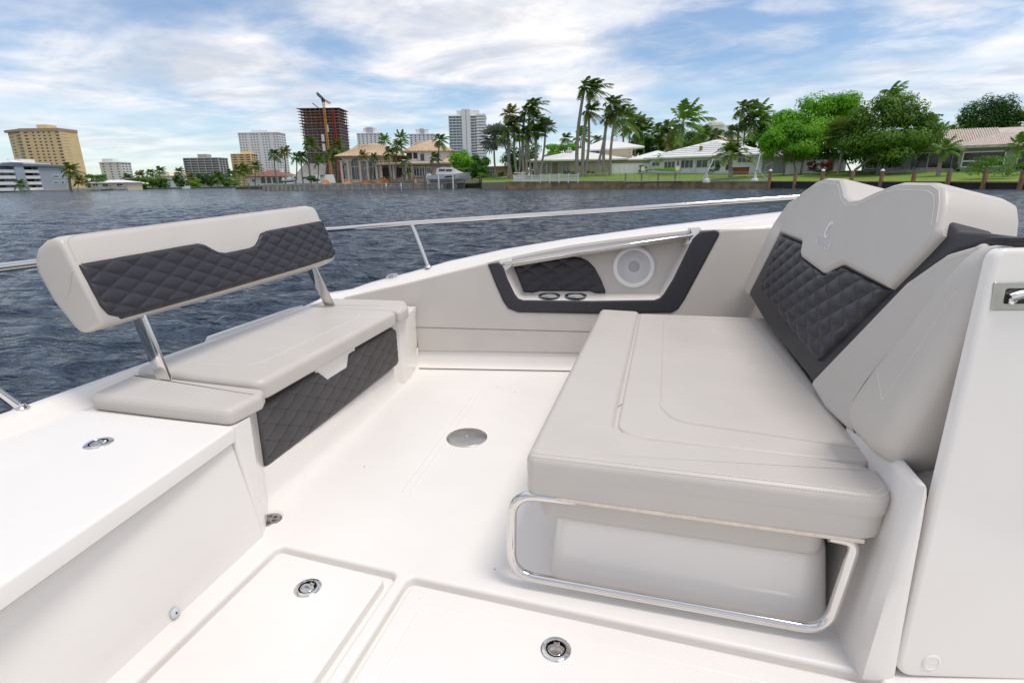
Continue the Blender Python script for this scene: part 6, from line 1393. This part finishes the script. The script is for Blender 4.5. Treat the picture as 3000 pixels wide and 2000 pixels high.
# --- shrubs and hedges
bush('clipped dark hedge left of the mansion', 168, 885, 938, 514, 532, LF_D, 60, 1200, 0.4, 10, name='hedge', cat='hedge')
for k, (x0, x1, y0, y1, m, D, ps) in enumerate(((1383, 1422, 505, 524, LF_C, 132, 'left of the silver palm'), (1418, 1450, 508, 526, LF_B, 128, 'under the silver palm'), (1455, 1480, 504, 520, LF_B, 124, 'right of the silver palm trunk'), (1550, 1568, 499, 513, LF_A, 119, 'left corner of the ranch house'), (1640, 1700, 502, 512, LF_B, 123, 'under the French doors'), (1715, 1740, 498, 512, LF_C, 122, 'under the ranch window'), (1868, 1905, 485, 505, LF_C, 117, 'right end of the white fence'), (2075, 2115, 475, 507, LF_D, 104, 'round and dark, left of the date palm'), (2120, 2150, 470, 500, FR_B, 103, 'yellowish, behind the date palm'), (2355, 2440, 492, 504, LF_D, 90, 'low, before the board fence'), (2795, 2812, 480, 502, LF_D, 78, 'by the grey house corner'), (2965, 3020, 470, 506, LF_D, 70, 'dark, at the right edge'))):
    bush('green shrub %s' % ps, D, x0, x1, y0, y1, m, 70+k, 520, 0.28, 7, 'garden shrubs')
bush('long low clipped hedge before the bungalow windows', 112, 1903, 1992, 493, 503, LF_A, 90, 1500, 0.22, 16, name='hedge', cat='hedge')
bush('broad olive shrub on the right lawn', 66, 2832, 2975, 458, 516, LF_C, 91, 2600, 0.20, 20)
bush('sparse tall plant before the bungalow', 110, 1918, 1945, 450, 500, LF_C, 92, 260, 0.2, 7)
REDL = leafmat('dark_red_leaves', (0.16, 0.018, 0.026), (0.07, 0.014, 0.018), 0.8)
bush('dark red leaved plant at the board fence', 91, 2358, 2400, 470, 498, REDL, 93, 420, 0.30, 7)
bush('red and orange leaved plant under the dark tree', 91, 2408, 2448, 458, 500, leafmat('orange_red_leaves', (0.30, 0.09, 0.03), (0.14, 0.02, 0.02), 0.8), 94, 420, 0.28, 7)

# ================================================================== SHORE FURNITURE, BOATS
def line_thing(name, label, cat, pts): return thing(name, label, cat, tuple(pts[0].lerp(pts[-1], 0.5)))
# white picket fence on the corner
pts = [at(1506, 534, 110.5), at(1693, 531, 104.5)]; pf = line_thing('picket_fence', 'low white picket fence at the water edge before the ranch', 'fence', pts)
def fence_run(p, q, n, hp, posts, root):
    d = q-p; hgt = hp; ang = math.atan2(d.y, d.x); M = Matrix.Rotation(ang, 3, 'Z')
    for k in range(posts+1):
        c = p.lerp(q, k/posts); one('post', lambda mb: (mb.box(c+Vector((0, 0, hgt*0.5-0.1)), (0.16, 0.16, hgt*1.12+0.2), M), mb.box(c+Vector((0, 0, hgt*1.08)), (0.22, 0.22, 0.08), M)), WFRAME, root, False)
    for z in (0.12, 0.90): one('rail', lambda mb: mb.box(p.lerp(q, 0.5)+Vector((0, 0, hgt*z)), (d.length, 0.06, 0.12), M), WFRAME, root, False)
    for k in range(n):
        c = p.lerp(q, (k+0.5)/n); one('picket', lambda mb: mb.box(c+Vector((0, 0, hgt*0.5)), (0.075, 0.045, hgt*0.9), M), WFRAME, root, False)
hf = at(1600, 512, 107).z-at(1600, 533, 107).z
fence_run(pts[0], pts[1], 62, hf, 7, pf); fence_run(pts[0]+Vector((0, 0, 0.02)), at(1553, 515, 119), 22, hf*0.98, 2, pf)
# wire fence along the lawn
p0, p1 = at(1700, 529, 105), at(2245, 529, 85.5); wf_ = line_thing('wire_fence', 'thin grey wire fence along the lawn edge', 'fence', [p0, p1])
gs = mat('galvanised_steel', (0.38, 0.39, 0.39), 0.5, 0.6, noise=0.1, nscale=3)
for k in range(13):
    c = p0.lerp(p1, k/12); one('post', lambda mb: mb.tube([c-Vector((0, 0, 0.4)), c+Vector((0, 0, 1.25))], 0.035, 6), gs, wf_)
for z in (1.25, 0.05): one('rail', lambda mb: mb.tube([p0+Vector((0, 0, z)), p1+Vector((0, 0, z))], 0.022, 5), gs, wf_)
def meshw(mb):
    for k in range(260):
        c = p0.lerp(p1, k/260); e_ = p0.lerp(p1, min(1, (k+6)/260)); mb.tube([c+Vector((0, 0, 0.05)), e_+Vector((0, 0, 1.25))], 0.004, 3); mb.tube([e_+Vector((0, 0, 0.05)), c+Vector((0, 0, 1.25))], 0.004, 3)
tag(one('wire_mesh', meshw, gs, wf_), kind='stuff')
# dock with pilings before the bungalow
def dock(label, a, b, wd, zt, m, piles, pm, ph):
    t = line_thing('dock', label, 'dock', [a, b]); d = (b-a); ang = math.atan2(d.y, d.x); M = Matrix.Rotation(ang, 3, 'Z'); n = max(2, int(d.length/0.9))
    for k in range(n): one('plank', lambda mb: mb.box(down(a.lerp(b, (k+0.5)/n), zt), (d.length/n-0.03, wd, 0.1), M), m, t, False)
    one('stringer', lambda mb: mb.box(down(a.lerp(b, 0.5), zt-0.16), (d.length, 0.12, 0.2), M), pm, t, False)
    for f_ in piles:
        c = a.lerp(b, f_); one('piling', lambda mb: mb.tube([down(c, ZW-1), down(c, zt+ph)], 0.15, 8), pm, t)
    return t
dock('narrow wooden dock with tall pilings before the bungalow', at(1832, 542, 97), at(2000, 541, 92), 1.3, at(1900, 531.5, 95).z, mat('bleached_planks', (0.50, 0.47, 0.43), 0.9, noise=0.2, nscale=2), (0.0, 0.29, 0.58, 0.87), GWOOD, 1.35)
dock('small floating dock before the mansion porch', at(1131, 552, 145), at(1177, 551, 145), 2.0, at(1150, 546.5, 145).z, mat('bleached_planks', (0.50, 0.47, 0.43)), (0.02, 0.98), WFRAME, 0.9)
for k, (x_, y_, yb, ps) in enumerate(((1180, 514, 553, 'left of the three before the mansion'), (1212, 514, 552, 'middle of the three before the mansion'), (1246, 512, 551, 'right of the three before the mansion'), (731, 536, 552, 'by the red-roofed house, left'), (760, 540, 552, 'by the red-roofed house, right'))):
    D = 146 if k < 3 else 225; b = at(x_, yb, D); tp_ = at(x_, y_, D)
    tag(one('mooring_pile', lambda mb: mb.tube([down(b, ZW-1), down(b, tp_.z)], 0.22, 8), GWOOD), 'grey mooring pile standing in the water %s' % ps, 'mooring pile', 'mooring piles')
# boats
def hull(mb, c, fw, sd, L_, B, H_, z0):
    """lofted V hull: c centre, fw bow direction, sd side"""
    rr = []
    for i in range(12):
        s = i/11; x = (s-0.5)*L_; bw = B/2*(1-max(0, (s-0.55)/0.45)**2.2)*(0.94+0.06*s); sh = H_*(0.82+0.30*s*s); kz = z0+H_*0.45*max(0, (s-0.6)/0.4)**2
        rr.append([c+fw*(x+ (0.06*L_*s*s if k in (0, 4) else 0))+sd*(bw*a)+Vector((0, 0, zz-c.z)) for k, (a, zz) in enumerate(((-1, z0+sh), (-0.86, z0+H_*0.38+(kz-z0)*0.6), (0, kz), (0.86, z0+H_*0.38+(kz-z0)*0.6), (1, z0+sh)))])
    mb.loft(rr, True, True)
GELB = mat('boat_white', (0.74, 0.74, 0.75), 0.3, noise=0.04, nscale=0.5)
fw = (R0*0.97-HEAD*0.22).normalized(); sd_ = Vector((-fw.y, fw.x, 0)); D = 143; c = at(1318, 527, D); Lb = (at(1380, 520, D)-at(1262, 520, D)).length*1.04
ya = thing('motor_cruiser', 'white motor cruiser raised on a lift beside the mansion', 'boat', (c.x, c.y, c.z))
zb = at(1318, 534, D).z; Hh = at(1318, 508, D).z-zb
one('hull', lambda mb: hull(mb, c, fw, sd_, Lb, 3.4, Hh, zb), GELB, ya, ang=40)
def cabin(mb):
    rr = []
    for s, h0, wd in ((-0.30, 0.0, 1.25), (-0.28, 1.45, 1.2), (-0.12, 1.75, 1.2), (0.05, 1.60, 1.1), (0.22, 0.75, 0.9), (0.38, 0.15, 0.6)):
        b = c+fw*(s*Lb); rr.append([down(b-sd_*wd*1.1, zb+Hh*0.9), down(b-sd_*wd, zb+Hh*0.9+h0), down(b+sd_*wd, zb+Hh*0.9+h0), down(b+sd_*wd*1.1, zb+Hh*0.9)])
    mb.loft(rr, True, True)
one('cabin', cabin, GELB, ya, ang=30)
def cglass(mb):
    for s0, s1, h0, h1 in ((-0.22, -0.07, 0.75, 1.3), (-0.05, 0.10, 0.7, 1.22)):
        for g in (-1, 1):
            a, b = c+fw*(s0*Lb), c+fw*(s1*Lb); o_ = sd_*(1.29*g); q = [down(a+o_, zb+Hh*0.9+h0), down(b+o_*0.97, zb+Hh*0.9+h0), down(b+o_*0.93, zb+Hh*0.9+h1*0.95), down(a+o_*0.96, zb+Hh*0.9+h1)]
            mb.add(q+[p+sd_*0.04*g for p in q], [(0, 1, 2, 3), (4, 7, 6, 5), (0, 4, 5, 1), (1, 5, 6, 2), (2, 6, 7, 3), (3, 7, 4, 0)])
tag(one('cabin_glass', cglass, GLASS, ya, False), kind='stuff')
one('hull_window', lambda mb: slab(mb, [(-1.2, 0.0), (1.6, 0.25), (1.9, 0.50), (-0.6, 0.42)], 0, 0.05, 0, 0, Fr(down(c-sd_*1.74+fw*0.2, zb+Hh*0.50), fw, (0, 0, 1))), BLACK, ya, False)
one('bow_rail', lambda mb: mb.tube([down(c+fw*(Lb*0.12)-sd_*1.5, zb+Hh*1.45), down(c+fw*(Lb*0.35)-sd_*1.0, zb+Hh*1.52), down(c+fw*(Lb*0.53), zb+Hh*1.55), down(c+fw*(Lb*0.35)+sd_*1.0, zb+Hh*1.52)], 0.04, 6), gs, ya)
for g in (-0.6, 0.6): one('outboard_motor', lambda mb: (mb.box(down(c-fw*(Lb*0.53)+sd_*g, zb+Hh*0.75), (0.7, 0.55, 1.0)), mb.box(down(c-fw*(Lb*0.535)+sd_*g, zb+Hh*0.1), (0.3, 0.25, 1.1))), GELB, ya, False)
lf = thing('boat_lift', 'white concrete lift pilings holding the cruiser', 'boat lift', tuple(down(at(1318, 545, 140), ZW)))
for x_, D2 in ((1286, 139.5), (1295, 147), (1328, 139.5), (1337, 147)):
    b = at(x_, 550, D2); one('piling', lambda mb: mb.tube([down(b, ZW-1), down(b, at(x_, 513 if x_ < 1330 else 511, D2).z)], 0.19, 10), WHT, lf)
for x_ in (1290, 1332): one('cradle_beam', lambda mb: mb.tube([down(at(x_-4, 540, 139.5), zb-0.1), down(at(x_+5, 540, 147), zb-0.1)], 0.16, 6), gs, lf)
c2_ = at(848, 531, 165); fw2 = (R0*0.9-HEAD*0.4).normalized(); sd2 = Vector((-fw2.y, fw2.x, 0))
bt_ = thing('small_boat', 'small white centre console boat with blue stripe on the mansion bank', 'boat', tuple(c2_))
one('hull', lambda mb: hull(mb, c2_, fw2, sd2, 4.6, 1.9, 0.95, c2_.z-0.35), GELB, bt_, ang=40)
one('stripe', lambda mb: hull(mb, c2_, fw2, sd2, 4.62, 1.93, 0.30, c2_.z-0.20), mat('boat_blue', (0.03, 0.10, 0.25), 0.3, noise=0.1, nscale=1), bt_, ang=40)
one('console', lambda mb: mb.box(c2_+Vector((0, 0, 0.8)), (0.8, 0.7, 0.9)), GELB, bt_, False)
one('t_top', lambda mb: (mb.box(c2_+Vector((0, 0, 2.1)), (1.7, 1.4, 0.12)), [mb.tube([c2_+Vector((a, b, 0.5)), c2_+Vector((a, b, 2.05))], 0.05, 5) for a in (-.6, .6) for b in (-.5, .5)]), WFRAME, bt_, False)
one('outboard_motor', lambda mb: mb.box(c2_-fw2*2.5+Vector((0, 0, 0.5)), (0.4, 0.4, 0.9)), GELB, bt_, False)
for k, (x_, y_, ps) in enumerate(((287, 552, 'nearest the grey flats'), (318, 551, 'with dark canopy, middle of three'), (352, 550, 'right of three'), )):
    q = at(x_, y_, 284); t = thing('moored_boat', 'small boat moored before the pale-roofed house, %s' % ps, 'boat', tuple(down(q, ZW)), 'boats at the pale-roofed house')
    one('hull', lambda mb: hull(mb, down(q, ZW+0.3), R0, HEAD, 6.5, 2.2, 1.1, ZW-0.2), GELB if k != 1 else GREYW, t, ang=40)
    one('canopy', lambda mb: (mb.box(down(q, ZW+2.3), (2.6, 1.8, 0.14)), [mb.tube([down(q+R0*a, ZW+0.8), down(q+R0*a, ZW+2.3)], 0.05, 5) for a in (-1, 1)]), BLACK if k == 1 else WFRAME, t, False)
# davits, tub, chairs
def davit(label, base, tip, D, back):
    b = at(base[0], base[1], D); tp_ = at(tip[0], tip[1], D); t = thing('boat_davit', label, 'davit', tuple(b))
    one('pedestal', lambda mb: mb.lathe([(0.6, -0.3), (0.55, 0.05), (0.48, 0.2), (0.24, 0.3), (0.15, 1.3), (0.01, 1.35)], tuple(b), 4), WFRAME, t, False)
    h_ = b+Vector((0, 0, 1.3)); one('arm', lambda mb: mb.tube([h_, tp_], 0.10, 6), WFRAME, t)
    one('winch', lambda mb: mb.box(h_+R0*0.15, (0.35, 0.35, 0.45)), gs, t, False)
    one('stay', lambda mb: mb.tube([b+R0*back+Vector((0, 0, 0.3)), h_.lerp(tp_, 0.25)], 0.05, 5), WFRAME, t)
davit('white boat davit with a raised arm before the bungalow', (2070, 529, 0), (2090, 466, 0), 91, -0.6)
davit('white boat davit with its arm upright at the bungalow corner', (2212, 528, 0), (2228, 448, 0), 86.5, 1.6)
tb_ = at(2168, 507, 100); t = thing('hot_tub', 'reddish hot tub with a dark cover behind the date palm', 'hot tub', tuple(tb_))
one('tub', lambda mb: slab(mb, rpoly(rect(tb_.x-1.35, tb_.x+1.35, tb_.y-1.1, tb_.y+1.1), 0.35), tb_.z-0.2, tb_.z+0.80, 0.04, 0), mat('red_wood_skirt', (0.30, 0.07, 0.035), 0.7, noise=0.25, nscale=3), t)
one('cover', lambda mb: slab(mb, rpoly(rect(tb_.x-1.4, tb_.x+1.4, tb_.y-1.15, tb_.y+1.15), 0.35), tb_.z+0.802, tb_.z+0.98, 0.05, 0), mat('dark_green_cover', (0.05, 0.07, 0.06), 0.7, noise=0.1, nscale=3), t)
def chair(label, p, m, s=1.0, grp=None):
    t = thing('garden_chair', label, 'chair', tuple(p), grp)
    one('seat', lambda mb: mb.box(p+Vector((0, 0, 0.42*s)), (0.62*s, 0.55*s, 0.07)), m, t, False)
    one('backrest', lambda mb: mb.box(p+HEAD*(0.3*s)+Vector((0, 0, 0.80*s)), (0.62*s, 0.07, 0.75*s), Matrix.Rotation(-0.2, 3, 'X')), m, t, False)
    for a in (-.27, .27):
        one('armrest', lambda mb: mb.box(p+R0*a*s+Vector((0, 0, 0.65*s)), (0.08, 0.55*s, 0.06)), m, t, False)
        for b in (-.23, .23): one('leg', lambda mb: mb.box(p+R0*a*s+HEAD*b*s+Vector((0, 0, 0.2*s)), (0.07, 0.07, 0.42*s)), m, t, False)
chair('pale garden chair by the right end of the white fence', at(1884, 508, 112), mat('cream_plastic', (0.62, 0.58, 0.50), 0.6, noise=0.05, nscale=3), 1.1, 'pale garden chairs')
chair('pale garden chair before the long clipped hedge', at(1985, 507, 106), mat('cream_plastic', (0.62, 0.58, 0.50)), 1.1, 'pale garden chairs')
gt = thing('garden_table', 'small white table beside the garden chair at the hedge', 'table', tuple(at(2003, 508, 105)))
pt_ = at(2003, 508, 105)
one('table_top', lambda mb: mb.box(pt_+Vector((0, 0, 0.62)), (0.9, 0.6, 0.06)), WFRAME, gt, False)
for a in (-.35, .35): one('leg', lambda mb: mb.box(pt_+R0*a+Vector((0, 0, 0.3)), (0.06, 0.06, 0.62)), WFRAME, gt, False)
DG = mat('dark_green_paint', (0.012, 0.022, 0.018), 0.6, noise=0.1, nscale=3)
chair('dark patio chair left of the wall wreath', at(2632, 499, 82), DG, 1.25, 'dark patio chairs'); chair('dark patio chair right of the wall wreath', at(2680, 499, 81), DG, 1.25, 'dark patio chairs')
# steel gate by the davit
ga, gb_ = at(2238, 527, 90), at(2276, 506, 98); gg = line_thing('wire_gate', 'grey pipe gate rising up the lawn beside the bungalow', 'gate', [ga, gb_])
for f_ in (0, 0.5, 1): one('post', lambda mb: mb.tube([ga.lerp(gb_, f_)-Vector((0, 0, 0.3)), ga.lerp(gb_, f_)+Vector((0, 0, 2.2))], 0.045, 6), gs, gg)
for z in (1.15, 2.15): one('rail', lambda mb: mb.tube([ga+Vector((0, 0, z)), gb_+Vector((0, 0, z))], 0.035, 6), gs, gg)
